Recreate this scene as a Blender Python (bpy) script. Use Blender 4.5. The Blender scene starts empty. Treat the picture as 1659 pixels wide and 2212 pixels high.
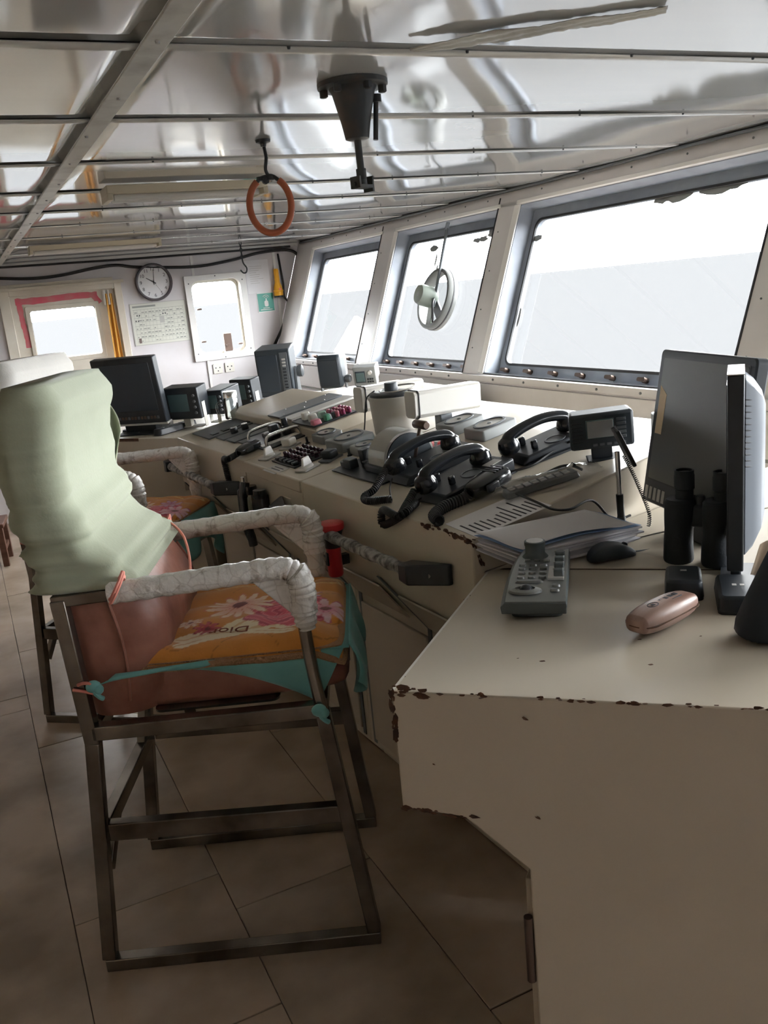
import bpy, bmesh, math, random
from mathutils import Matrix, Vector, noise
SC = bpy.context.scene
COL = SC.collection
rnd = random.Random(7)
R = math.radians
V = Vector
# ------------------------------------------------------------------ camera
IW, IH, FPX = 1659.0, 2212.0, 1900.0
CH = 1.6
AZ, PT, RL = R(24.4), math.atan(482 / FPX), R(5.57)
fh = V((math.sin(AZ), math.cos(AZ), 0)); r0 = V((math.cos(AZ), -math.sin(AZ), 0)); zz = V((0, 0, 1))
fw = fh * math.cos(PT) - zz * math.sin(PT); u0 = zz * math.cos(PT) + fh * math.sin(PT)
cR = r0 * math.cos(RL) - u0 * math.sin(RL); cU = r0 * math.sin(RL) + u0 * math.cos(RL)
CAM = V((0, 0, CH))
cd = bpy.data.cameras.new('camera'); cam = bpy.data.objects.new('camera', cd); COL.objects.link(cam)
cd.sensor_fit = 'VERTICAL'; cd.sensor_height = 36; cd.lens = 36 * FPX / IH; cd.clip_start = .05; cd.clip_end = 60000
m = Matrix((cR, cU, -fw)).transposed().to_4x4(); m.translation = CAM; cam.matrix_world = m
SC.camera = cam
# ------------------------------------------------------------------ world, exposure
W = bpy.data.worlds.new('overcast_sky'); SC.world = W; W.use_nodes = True
nt = W.node_tree; bg = nt.nodes['Background']
tc = nt.nodes.new('ShaderNodeTexCoord'); sx = nt.nodes.new('ShaderNodeSeparateXYZ'); rp = nt.nodes.new('ShaderNodeValToRGB')
nt.links.new(tc.outputs['Generated'], sx.inputs[0]); nt.links.new(sx.outputs['Z'], rp.inputs[0]); nt.links.new(rp.outputs[0], bg.inputs[0])
rp.color_ramp.elements[0].color = (.95, .97, 1, 1); rp.color_ramp.elements[1].color = (1, 1, 1, 1); rp.color_ramp.elements[1].position = .4
bg.inputs[1].default_value = 26.0
SC.view_settings.view_transform = 'Standard'; SC.view_settings.look = 'None'; SC.view_settings.gamma = 1
SC.view_settings.use_curve_mapping = False
SC.view_settings.exposure = 0.42
SC.cycles.use_denoising = True
SC.cycles.max_bounces = 10; SC.cycles.diffuse_bounces = 6; SC.cycles.transparent_max_bounces = 12
SC.cycles.sample_clamp_indirect = 8

# ------------------------------------------------------------------ pixel rays onto known surfaces
def ray(x, y): return cR * (x - 829.5) + cU * (1106 - y) + fw * FPX
def pl(x, y, p, n):
    d = ray(x, y); return CAM + d * ((V(p) - CAM).dot(n) / d.dot(n))
def oz(x, y, z): return pl(x, y, (0, 0, z), V((0, 0, 1)))
def ox(x, y, v): return pl(x, y, (v, 0, 0), V((1, 0, 0)))
def oy(x, y, v): return pl(x, y, (0, v, 0), V((0, 1, 0)))

# ------------------------------------------------------------------ mesh helpers
def frame(loc, x, z=None, y=None):
    x = V(x).normalized()
    if y is None:
        z = V(z).normalized(); y = z.cross(x).normalized(); z = x.cross(y)
    else:
        y = V(y).normalized(); z = x.cross(y).normalized(); y = z.cross(x)
    M = Matrix((x, y, z)).transposed().to_4x4(); M.translation = V(loc); return M
def TR(x=0, y=0, z=0): return Matrix.Translation((x, y, z))
def RX(a): return Matrix.Rotation(R(a), 4, 'X')
def RY(a): return Matrix.Rotation(R(a), 4, 'Y')
def RZ(a): return Matrix.Rotation(R(a), 4, 'Z')
def rrect(w, h, r, n=4, cx=0, cy=0):
    p = []
    for sx_, sy_, a0 in ((1, 1, 0), (-1, 1, 90), (-1, -1, 180), (1, -1, 270)):
        for i in range(n + 1):
            a = R(a0 + 90 * i / n); p.append((cx + sx_ * (w / 2 - r) + r * math.cos(a), cy + sy_ * (h / 2 - r) + r * math.sin(a)))
    return p
def smooth_path(pts, n=8):
    pts = [V(p) for p in pts]; out = []
    for i in range(len(pts) - 1):
        a = pts[max(i - 1, 0)]; b = pts[i]; c = pts[i + 1]; d = pts[min(i + 2, len(pts) - 1)]
        for k in range(n):
            t = k / n
            out.append(.5 * (2 * b + (c - a) * t + (2 * a - 5 * b + 4 * c - d) * t * t + (3 * b - a - 3 * c + d) * t ** 3))
    out.append(pts[-1]); return out
class MB:
    def __init__(s): s.bm = bmesh.new()
    def add(s, vs, fs, M=None):
        vv = [s.bm.verts.new((M @ V(v)) if M else V(v)) for v in vs]
        for f in fs:
            try: s.bm.faces.new([vv[i] for i in f])
            except ValueError: pass
        return s
    def box(s, c, d, M=None):
        x, y, z = d[0] / 2, d[1] / 2, d[2] / 2
        vs = [(c[0] + a * x, c[1] + b * y, c[2] + e * z) for a in (-1, 1) for b in (-1, 1) for e in (-1, 1)]
        return s.add(vs, [(0, 1, 3, 2), (4, 6, 7, 5), (0, 4, 5, 1), (2, 3, 7, 6), (0, 2, 6, 4), (1, 5, 7, 3)], M)
    def bx(s, a, b, M=None):
        return s.box([(a[i] + b[i]) / 2 for i in range(3)], [abs(b[i] - a[i]) for i in range(3)], M)
    def prism(s, poly, z0, z1, M=None, top=1.0):
        n = len(poly); cx = sum(p[0] for p in poly) / n; cy = sum(p[1] for p in poly) / n
        vs = [(p[0], p[1], z0) for p in poly] + [(cx + (p[0] - cx) * top, cy + (p[1] - cy) * top, z1) for p in poly]
        fs = [tuple(range(n))[::-1], tuple(range(n, 2 * n))] + [(i, (i + 1) % n, n + (i + 1) % n, n + i) for i in range(n)]
        return s.add(vs, fs, M)
    def hull(s, sections, M=None, caps=True):
        n = len(sections[0]); vs = [p for sec in sections for p in sec]; fs = []
        for k in range(len(sections) - 1):
            for i in range(n):
                j = (i + 1) % n; fs.append((k * n + i, k * n + j, (k + 1) * n + j, (k + 1) * n + i))
        if caps: fs += [tuple(range(n))[::-1], tuple((len(sections) - 1) * n + i for i in range(n))]
        return s.add(vs, fs, M)
    def tube(s, pts, r, n=8, closed=False, M=None, flat=None):
        pts = [V(p) for p in pts]; N = len(pts)
        rs = r if isinstance(r, (list, tuple)) else [r] * N
        secs = []; t0 = None; up = None
        for i, p in enumerate(pts):
            if closed: t = pts[(i + 1) % N] - pts[i - 1]
            else: t = pts[min(i + 1, N - 1)] - pts[max(i - 1, 0)]
            t = t.normalized() if t.length > 1e-9 else V((0, 0, 1))
            if up is None:
                a = V((0, 0, 1)) if abs(t.z) < .9 else V((1, 0, 0)); up = (a - t * a.dot(t)).normalized()
            else: up = (up - t * up.dot(t)).normalized()
            sd = t.cross(up)
            k = flat or 1.0
            secs.append([p + sd * (rs[i] * math.cos(2 * math.pi * j / n)) + up * (k * rs[i] * math.sin(2 * math.pi * j / n)) for j in range(n)])
        if closed:
            vs = [q for sec in secs for q in sec]; fs = []
            for k in range(N):
                for i in range(n):
                    j = (i + 1) % n; k2 = (k + 1) % N; fs.append((k * n + i, k * n + j, k2 * n + j, k2 * n + i))
            return s.add(vs, fs, M)
        return s.hull(secs, M)
    def cyl(s, p0, p1, r, r1=None, n=16, M=None): return s.tube([p0, p1], [r, r if r1 is None else r1], n, M=M)
    def bar(s, p0, p1, w, h, up=(0, 0, 1), M=None, ends=0):
        p0, p1 = V(p0), V(p1); t = (p1 - p0).normalized(); up = V(up); sd = t.cross(up).normalized(); up = sd.cross(t)
        p0 = p0 - t * ends; p1 = p1 + t * ends
        sec = lambda p: [p + sd * (a * w / 2) + up * (b * h / 2) for a, b in ((1, 1), (-1, 1), (-1, -1), (1, -1))]
        return s.hull([sec(p0), sec(p1)], M)
    def lathe(s, prof, n=24, M=None, caps=True):
        return s.hull([[(r * math.cos(2 * math.pi * j / n), r * math.sin(2 * math.pi * j / n), z) for j in range(n)] for r, z in prof], M, caps)
    def ring(s, outer, inner, z0, z1, M=None):
        n = len(outer)
        vs = [(p[0], p[1], z) for z in (z0, z1) for q in (outer, inner) for p in q]; fs = []
        for i in range(n):
            j = (i + 1) % n
            fs += [(i, j, n + j, n + i)[::-1], (2 * n + i, 2 * n + j, 3 * n + j, 3 * n + i), (i, j, 2 * n + j, 2 * n + i), (n + i, n + j, 3 * n + j, 3 * n + i)[::-1]]
        return s.add(vs, fs, M)
    def sphere(s, c, r, M=None, n=12, k=(1, 1, 1)):
        secs = []
        for i in range(n // 2 + 1):
            a = math.pi * i / (n // 2) ; a = min(max(a, .05), math.pi - .05)
            secs.append([(c[0] + k[0] * r * math.sin(a) * math.cos(2 * math.pi * j / n), c[1] + k[1] * r * math.sin(a) * math.sin(2 * math.pi * j / n), c[2] - k[2] * r * math.cos(a)) for j in range(n)])
        return s.hull(secs, M)
    def grid(s, f, nu, nv, M=None, wrap=False):
        vs = [f(i / (nu - 1), j / (nv - 1)) for i in range(nu) for j in range(nv)]
        fs = [(i * nv + j, (i + 1) * nv + j, (i + 1) * nv + j + 1, i * nv + j + 1) for i in range(nu - 1) for j in range(nv - 1)]
        return s.add(vs, fs, M)
    def mesh(s, name, ang=38, merge=False):
        if merge: bmesh.ops.remove_doubles(s.bm, verts=s.bm.verts, dist=1e-5)
        bmesh.ops.recalc_face_normals(s.bm, faces=s.bm.faces)
        me = bpy.data.meshes.new(name); s.bm.to_mesh(me); s.bm.free()
        if len(me.polygons):
            me.polygons.foreach_set('use_smooth', [True] * len(me.polygons)); me.set_sharp_from_angle(angle=R(ang))
        return me
    def build(s, name, mat, parent=None, bev=0, seg=2, M=None, sub=0, solid=0, ang=38, merge=False):
        return obj(name, s.mesh(name, ang, merge), mat, parent, bev, seg, M, sub, solid)
def obj(name, me, mat=None, parent=None, bev=0, seg=2, M=None, sub=0, solid=0):
    o = bpy.data.objects.new(name, me); COL.objects.link(o)
    if mat is not None and not me.materials: me.materials.append(mat)
    if parent is not None: o.parent = parent
    if M is not None: o.matrix_local = M
    if solid:
        q = o.modifiers.new('solid', 'SOLIDIFY'); q.thickness = solid; q.offset = 0
    if bev:
        q = o.modifiers.new('bevel', 'BEVEL'); q.width = bev; q.segments = seg; q.limit_method = 'ANGLE'; q.angle_limit = R(40)
    if sub:
        q = o.modifiers.new('sub', 'SUBSURF'); q.levels = sub; q.render_levels = sub
    return o
def tag(o, label, cat, group=None):
    o['label'] = label; o['category'] = cat
    if group: o['group'] = group
    return o
def thing(name, label, cat, M=None, group=None):
    o = bpy.data.objects.new(name, None); COL.objects.link(o); o.empty_display_size = .05
    if M is not None: o.matrix_world = M
    return tag(o, label, cat, group)
def struct(o): o['kind'] = 'structure'; return o
def sempty(name, M=None):
    o = bpy.data.objects.new(name, None); COL.objects.link(o)
    if M is not None: o.matrix_world = M
    return struct(o)
def copy_tree(o, M=None, parent=None):
    c = o.copy(); COL.objects.link(c)
    if parent is not None: c.parent = parent
    if M is not None: c.matrix_world = M
    for ch in list(o.children):
        k = ch.copy(); COL.objects.link(k); k.parent = c
        for g in list(ch.children):
            h = g.copy(); COL.objects.link(h); h.parent = k
    return c
def text(s, size, mat, parent, M, name='lettering', ext=.0004, align='CENTER', sx_=1.0):
    cu = bpy.data.curves.new(name, 'FONT'); cu.body = s; cu.size = size; cu.extrude = ext; cu.align_x = align; cu.align_y = 'CENTER'; cu.resolution_u = 3
    o = bpy.data.objects.new(name, cu); COL.objects.link(o)
    dg = bpy.context.evaluated_depsgraph_get(); me = bpy.data.meshes.new_from_object(o.evaluated_get(dg))
    bpy.data.objects.remove(o); bpy.data.curves.remove(cu); me.materials.clear()
    return obj(name, me, mat, parent, M=M @ Matrix.Diagonal((sx_, 1, 1, 1)))

# ------------------------------------------------------------------ materials
def mat(name, col, rough=.5, metal=0, var=None, sc=8, bump=0, bsc=40, spec=.5, coat=0, detail=4, lo=.35, hi=.65, trans=0, ior=1.45, alpha=1, stretch=None, sheen=0):
    m = bpy.data.materials.new(name); m.use_nodes = True; n = m.node_tree.nodes; l = m.node_tree.links; b = n['Principled BSDF']
    c4 = lambda c: (*c, 1)
    b.inputs['Base Color'].default_value = c4(col); b.inputs['Roughness'].default_value = rough; b.inputs['Metallic'].default_value = metal
    b.inputs['Specular IOR Level'].default_value = spec; b.inputs['Coat Weight'].default_value = coat; b.inputs['Coat Roughness'].default_value = .08
    b.inputs['Transmission Weight'].default_value = trans; b.inputs['IOR'].default_value = ior; b.inputs['Alpha'].default_value = alpha
    b.inputs['Sheen Weight'].default_value = sheen
    src = None
    if var is not None or bump:
        t = n.new('ShaderNodeTexCoord'); src = t.outputs['Object']
        if stretch:
            mp = n.new('ShaderNodeMapping'); mp.inputs['Scale'].default_value = stretch; l.new(src, mp.inputs[0]); src = mp.outputs[0]
    if var is not None:
        nz = n.new('ShaderNodeTexNoise'); nz.inputs['Scale'].default_value = sc; nz.inputs['Detail'].default_value = detail; l.new(src, nz.inputs['Vector'])
        r = n.new('ShaderNodeValToRGB'); r.color_ramp.elements[0].position = lo; r.color_ramp.elements[1].position = hi
        r.color_ramp.elements[0].color = c4(col); r.color_ramp.elements[1].color = c4(var)
        l.new(nz.outputs['Fac'], r.inputs[0]); l.new(r.outputs[0], b.inputs['Base Color'])
    if bump:
        nb = n.new('ShaderNodeTexNoise'); nb.inputs['Scale'].default_value = bsc; nb.inputs['Detail'].default_value = 3; l.new(src, nb.inputs['Vector'])
        bp = n.new('ShaderNodeBump'); bp.inputs['Strength'].default_value = bump; bp.inputs['Distance'].default_value = .01; l.new(nb.outputs['Fac'], bp.inputs['Height']); l.new(bp.outputs[0], b.inputs['Normal'])
    return m
def attr_mat(name, rough=.7, bump=0, bsc=60, sheen=0, spec=.3):
    m = mat(name, (1, 1, 1), rough, bump=bump, bsc=bsc, sheen=sheen, spec=spec); n = m.node_tree.nodes; l = m.node_tree.links
    a = n.new('ShaderNodeAttribute'); a.attribute_name = 'print'; l.new(a.outputs['Color'], n['Principled BSDF'].inputs['Base Color']); return m
def paint(me, fn):
    a = me.color_attributes.new('print', 'FLOAT_COLOR', 'POINT')
    for i, v in enumerate(me.vertices): a.data[i].color = (*fn(v.co), 1)
def glass_mat(name, tint=(1, 1, 1), refl=1.0, rough=0.02):
    m = bpy.data.materials.new(name); m.use_nodes = True; n = m.node_tree.nodes; l = m.node_tree.links; n.remove(n['Principled BSDF'])
    tr = n.new('ShaderNodeBsdfTransparent'); tr.inputs[0].default_value = (*tint, 1); gl = n.new('ShaderNodeBsdfGlossy'); gl.inputs['Roughness'].default_value = rough
    fr = n.new('ShaderNodeFresnel'); fr.inputs[0].default_value = 1.45; mx = n.new('ShaderNodeMixShader')
    mt = n.new('ShaderNodeMath'); mt.operation = 'MULTIPLY'; mt.inputs[1].default_value = refl; l.new(fr.outputs[0], mt.inputs[0])
    l.new(mt.outputs[0], mx.inputs[0]); l.new(tr.outputs[0], mx.inputs[1]); l.new(gl.outputs[0], mx.inputs[2]); l.new(mx.outputs[0], n['Material Output'].inputs[0]); return m
K = {}
K['ceil'] = mat('ceiling_gloss_paint', (.78, .785, .77), .09, var=(.72, .73, .72), sc=1.2, bump=.16, bsc=1.4, spec=.6, stretch=(.35, 2.2, 1), coat=1)
K['ceil_dark'] = mat('ceiling_seam', (.22, .22, .21), .8)
K['strip'] = mat('ceiling_strip_paint', (.58, .58, .54), .35, var=(.34, .33, .30), sc=9, lo=.5, hi=.75)
K['wall'] = mat('wall_white_paint', (.60, .58, .60), .4, var=(.55, .52, .53), sc=3)
K['wallc'] = mat('door_cream_paint', (.64, .60, .52), .4, var=(.56, .51, .43), sc=4)
K['wframe'] = mat('window_steel_and_reveal_shade', (.26, .29, .33), .45, var=(.20, .22, .26), sc=6)
K['wood_trim'] = mat('post_white_paint', (.58, .565, .57), .35, var=(.52, .50, .50), sc=3)
K['glass'] = glass_mat('window_glass', (.97, .98, .98), .12)
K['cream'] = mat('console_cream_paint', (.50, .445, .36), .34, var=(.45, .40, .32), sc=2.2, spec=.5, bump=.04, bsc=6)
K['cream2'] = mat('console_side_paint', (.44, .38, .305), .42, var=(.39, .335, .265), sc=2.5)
K['floor'] = mat('vinyl_tile', (.50, .405, .325), .27, var=(.29, .225, .165), sc=2.3, detail=6, spec=.45, bump=.03, bsc=5)
K['floor2'] = mat('vinyl_tile_worn', (.46, .38, .305), .30, var=(.25, .195, .145), sc=3.0, detail=6, spec=.45)
K['grout'] = mat('floor_seam_dirt', (.06, .045, .035), .9)
K['rust'] = mat('rust_chip', (.055, .028, .018), .85, var=(.11, .05, .025), sc=60)
K['steel'] = mat('stained_steel_tube', (.27, .245, .215), .27, 0.85, var=(.075, .058, .045), sc=6, detail=6)
K['black'] = mat('black_plastic', (.012, .015, .019), .38, var=(.018, .022, .028), sc=20)
K['blackg'] = mat('black_gloss_bakelite', (.010, .012, .015), .16, spec=.6)
K['dark'] = mat('dark_blue_grey_plastic', (.028, .036, .044), .45)
K['greyd'] = mat('dark_grey_plastic', (.10, .11, .12), .45)
K['grey'] = mat('grey_plastic', (.24, .25, .25), .42)
K['lgrey'] = mat('light_grey_plastic', (.44, .43, .41), .4)
K['offwhite'] = mat('off_white_plastic', (.62, .60, .55), .4)
K['white'] = mat('white_plastic', (.72, .71, .69), .4)
K['chrome'] = mat('bright_metal', (.75, .75, .74), .18, 1)
K['metal'] = mat('dull_metal', (.35, .34, .33), .4, .9)
K['brass'] = mat('brown_metal', (.11, .075, .06), .45, .6)
K['red'] = mat('red_plastic', (.62, .045, .05), .35)
K['orange'] = mat('orange_hose', (.40, .11, .05), .45)
K['yellow'] = mat('yellow_plastic', (.75, .36, .02), .4)
K['rubber'] = mat('black_rubber', (.015, .015, .017), .55)
K['screen'] = mat('dark_screen', (.030, .038, .048), .22, spec=.5)
K['screen_teal'] = mat('teal_grey_screen', (.075, .12, .125), .25)
K['paper'] = mat('paper', (.74, .73, .75), .7)
K['print'] = mat('printed_ink', (.05, .05, .06), .7)
def hexc(h): return tuple((int(h[i:i + 2], 16) / 255) ** 2.2 for i in (0, 2, 4))
# ================================================================== the setting
K['curtain'] = mat('brown_wood_panelling', (.52, .43, .33), .5, var=(.45, .36, .27), sc=3, stretch=(6, 6, 1))
CZ = 2.07; FY = 7.8; BY = -2.3; BX = -2.6
# sea
K['sea'] = mat('hazy_sea', (.0285, .0290, .0300), .9, spec=0)
b = MB(); RS = [60, 200, 800, 3000, 12000, 50000]
b.add([(-40000, -40000, -13), (40000, -40000, -13), (40000, 40000, -13), (-40000, 40000, -13)], [(0, 1, 2, 3)])
sea = b.build('sea', K['sea'], merge=True); sea['kind'] = 'stuff'; tag(sea, 'calm pale grey sea stretching to the hazy horizon outside the windows', 'sea')
# floor: vinyl planks 0.4 m wide laid fore and aft
floor = struct(MB().bx((BX, BY, -.06), (3.0, FY + .1, -.006)).build('floor', K['grout']))
rows = {-.41: [4.0, 3.84, 1.3], -.01: [4.58, 3.43, 2.277, 1.72, .57], .395: [4.9, 3.2, 2.10, 1.0], .80: [4.2, 3.0, 1.45, .3]}
k = -7
while True:
    x0 = -.01 + .405 * k
    if x0 > 2.9: break
    x1 = x0 + .405
    if x1 > BX:
        base = next((v for q, v in rows.items() if abs(q - x0) < .1), None)
        cuts = sorted(c for c in (base or [rnd.uniform(-1, 0) + .98 * i for i in range(10)]) if BY < c < FY)
        if base:
            while cuts[-1] < FY - 1.2: cuts.append(cuts[-1] + rnd.uniform(.9, 1.15))
            while cuts[0] > BY + 1.2: cuts.insert(0, cuts[0] - rnd.uniform(.9, 1.15))
        ys = [BY] + cuts + [FY]
        for y0, y1 in zip(ys, ys[1:]):
            g = rnd.uniform(.0012, .003)
            MB().bx((max(x0, BX) + .001, y0 + g, -.006), (min(x1, 2.95) - .001, y1 - g, rnd.uniform(-.0006, .0006))).build('plank', K['floor'] if rnd.random() < .6 else K['floor2'], floor, bev=.0012, seg=1)
    k += 1
# ceiling: glossy sheets with lapped seams
ceil = struct(MB().bx((BX, BY, CZ + .012), (2.98, FY + .1, CZ + .06)).build('ceiling', K['ceil_dark']))
def ceil_panel(x0, x1, y0, y1, sag, tilt):
    def f(u, v):
        x = x0 + (x1 - x0) * u; y = y0 + (y1 - y0) * v
        s = noise.noise(V((x * 1.1, y * 1.6, y0 * 3.1))) * .005 + noise.noise(V((x * .5, y * .8, 7 + y0))) * .007
        return (x, y, CZ + tilt * (v - .5) - sag * math.sin(math.pi * v) + s * math.sin(math.pi * v) + .003 * noise.noise(V((x * 1.3, y0, 5))) * (v - .5))
    return MB().grid(f, 40, 16).build('ceiling_panel', K['ceil'], ceil, solid=.003)
ys = [BY, -1.5, -.85, -.2, .45, 1.1, 1.75, 2.40, 3.05, 3.72, 4.37, 5.02, 5.67, 6.32, 6.97, FY]
for i, (y0, y1) in enumerate(zip(ys, ys[1:])):
    ceil_panel(.425, 2.955, y0 + .0015, y1 - .0015, rnd.uniform(.001, .004), rnd.uniform(.002, .005))
    ceil_panel(BX, .415, y0 + .0015, y1 - .0015, rnd.uniform(.001, .004), rnd.uniform(.002, .005))
b = MB().bx((.396, BY, CZ - .014), (.444, FY, CZ - .008)); b.bx((.405, BY, CZ - .008), (.435, FY, CZ + .004))
struct(b.build('trim_1', K['strip'], bev=.002))
tr = bpy.data.objects['trim_1']
for i in range(16): MB().lathe([(.005, CZ - .014), (.004, CZ - .018)], 8, TR(.42 + rnd.uniform(-.01, .01), .4 + i * .43, 0)).build('screw', K['metal'], tr)
for i, y in enumerate(ys[1:-1]):
    for k in range(6): MB().lathe([(.004, CZ - .004), (.003, CZ - .009)], 6, TR(.7 + k * .4 + rnd.uniform(-.03, .03), y - .010, 0)).build('screw', K['greyd'], ceil)
# torn tape patch on the ceiling sheet near the cone bracket
# front wall: raked window frames
S0 = V((2.60, 0, 1.08)); vv = V((.35, 0, .99)).normalized(); nn = V((0, 1, 0)).cross(vv)
WM = frame(S0, (0, 1, 0), y=vv)
WMi = WM.inverted()
def WW(x, y): return WMi @ pl(x, y, S0, nn)     # (along, up, out) in the raked wall
wf = sempty('wall_front', WM)
OPEN = [(6.0, 7.34), (4.46, 5.73), (2.49, 4.23), (.58, 2.22), (-1.33, .31)]
VB, VT, DEP = .012, .945, .15
edges = [FY - .0] + [e for o in OPEN for e in (o[1], o[0])] + [BY]
for i in range(0, len(edges), 2):
    MB().bx((edges[i + 1], VB - .02, 0), (edges[i], VT + .03, DEP)).build('post', K['wood_trim'], wf, bev=.004)
MB().bx((BY, VT, .0), (FY, 1.07, DEP)).build('header', K['wood_trim'], wf, bev=.003)
for a, c in OPEN:
    MB().bx((a - .03, VT + .002, -.010), (c + .03, VT + .022, .01)).build('trim_strip', K['white'], wf, bev=.002)
    MB().bx((c - .002, VB, -.006), (c + .05, VT, .002)).build('trim_strip', K['white'], wf, bev=.002)
    for k in range(5): MB().cyl((a + (c - a) * (k + .5) / 5, VT + .06, -.003), (a + (c - a) * (k + .5) / 5, VT + .06, .004), .005, n=8).build('screw', K['greyd'], wf)
    for k in range(4): MB().cyl((a - .06, .15 + k * .22, -.003), (a - .06, .15 + k * .22, .004), .004, n=8).build('screw', K['greyd'], wf)
    MB().bx((a - .012, VB - .02, -.004), (a - .004, VT + .06, .002)).build('cable_seal', K['rubber'], wf)
# below the sill
lw = struct(MB().bx((2.6, BY, 0), (2.72, FY, 1.075)).build('wall_lower', K['wall']))
for a, c in OPEN:
    led = MB().bx((2.575, a - .12, 1.045), (2.64, c + .12, 1.083)).build('sill_ledge', K['wood_trim'], lw, bev=.004)
    for k in range(6):
        y = a + (c - a) * (k + .5) / 6
        MB().cyl((2.570, y, 1.064), (2.578, y, 1.064), .006, n=8).build('screw', K['greyd'], lw)
    MB().bx((2.588, a - .10, .86), (2.602, c + .10, 1.035)).build('lower_panel', K['wood_trim'], lw, bev=.003)
    MB().bx((2.592, a - .12, .845), (2.60, c + .12, .857)).build('seam_strip', K['ceil_dark'], lw)
# windows
for i, (a, c) in enumerate(OPEN):
    w = sempty('window_%d' % (i + 1), WM)
    cu, cv = (a + c) / 2, (VB + VT) / 2; ww, hh = c - a, VT - VB
    outer = rrect(ww, hh, .004, 5, cu, cv); inner = rrect(ww - .10, hh - .13, .05, 5, cu, cv + .005)
    MB().ring(outer, inner, .095, .13).build('window_frame', K['wframe'], w, bev=.003)
    MB().ring(rrect(ww + .004, hh + .004, .004, 5, cu, cv), rrect(ww - .008, hh - .008, .01, 5, cu, cv), .004, .10).build('window_lining', K['wframe'], w)  # grey lining colours in the shade on the white painted reveals
    MB().ring(rrect(ww - .092, hh - .122, .05, 5, cu, cv + .005), rrect(ww - .116, hh - .146, .046, 5, cu, cv + .005), .09, .1).build('gasket', K['rubber'], w)
    MB().prism(rrect(ww - .09, hh - .12, .05, 5, cu, cv + .005), .108, .116).build('pane', K['glass'], w)
    n = max(5, int(ww / .20))
    for k in range(n):
        u = a + .1 + (ww - .2) * k / (n - 1); q = VB + .036
        o = MB(); o.cyl((u, q, .07), (u, q, .10), .013, n=8); o.prism(rrect(.05, .018, .008, 3, u, q), .055, .072); o.build('wing_nut', K['brass'], w)
    # scraped film residue on the glass
    if i < 3:
        for k in range({0: 1, 1: 7, 2: 6}[i]):
            px_, py_, s = {1: [(938, 537, .06), (1045, 516, .05), (1068, 502, .07), (942, 562, .05), (944, 582, .045), (1030, 520, .04), (1085, 498, .05)], 2: [(1465, 420, .10), (1555, 400, .11), (1590, 394, .07), (1122, 685, .05), (1162, 515, .04), (1430, 432, .05)], 0: [(790, 660, .015)]}[i][k]
            q = WMi @ pl(px_, py_, S0 + nn * .107, nn)
            poly = []
            for t in range(14):
                ang = 2 * math.pi * t / 14; rr = s * (1 + .5 * noise.noise(V((k * 3.1, t * .9, i)))) ; el = (1.6, .45) if py_ < 540 else (.35, 1.3)
                poly.append((q.x + rr * el[0] * math.cos(ang) * .6, q.y + rr * el[1] * math.sin(ang) * .8))
            MB().prism(poly, .1045, .107).build('film_residue', K['grey'], w)
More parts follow.
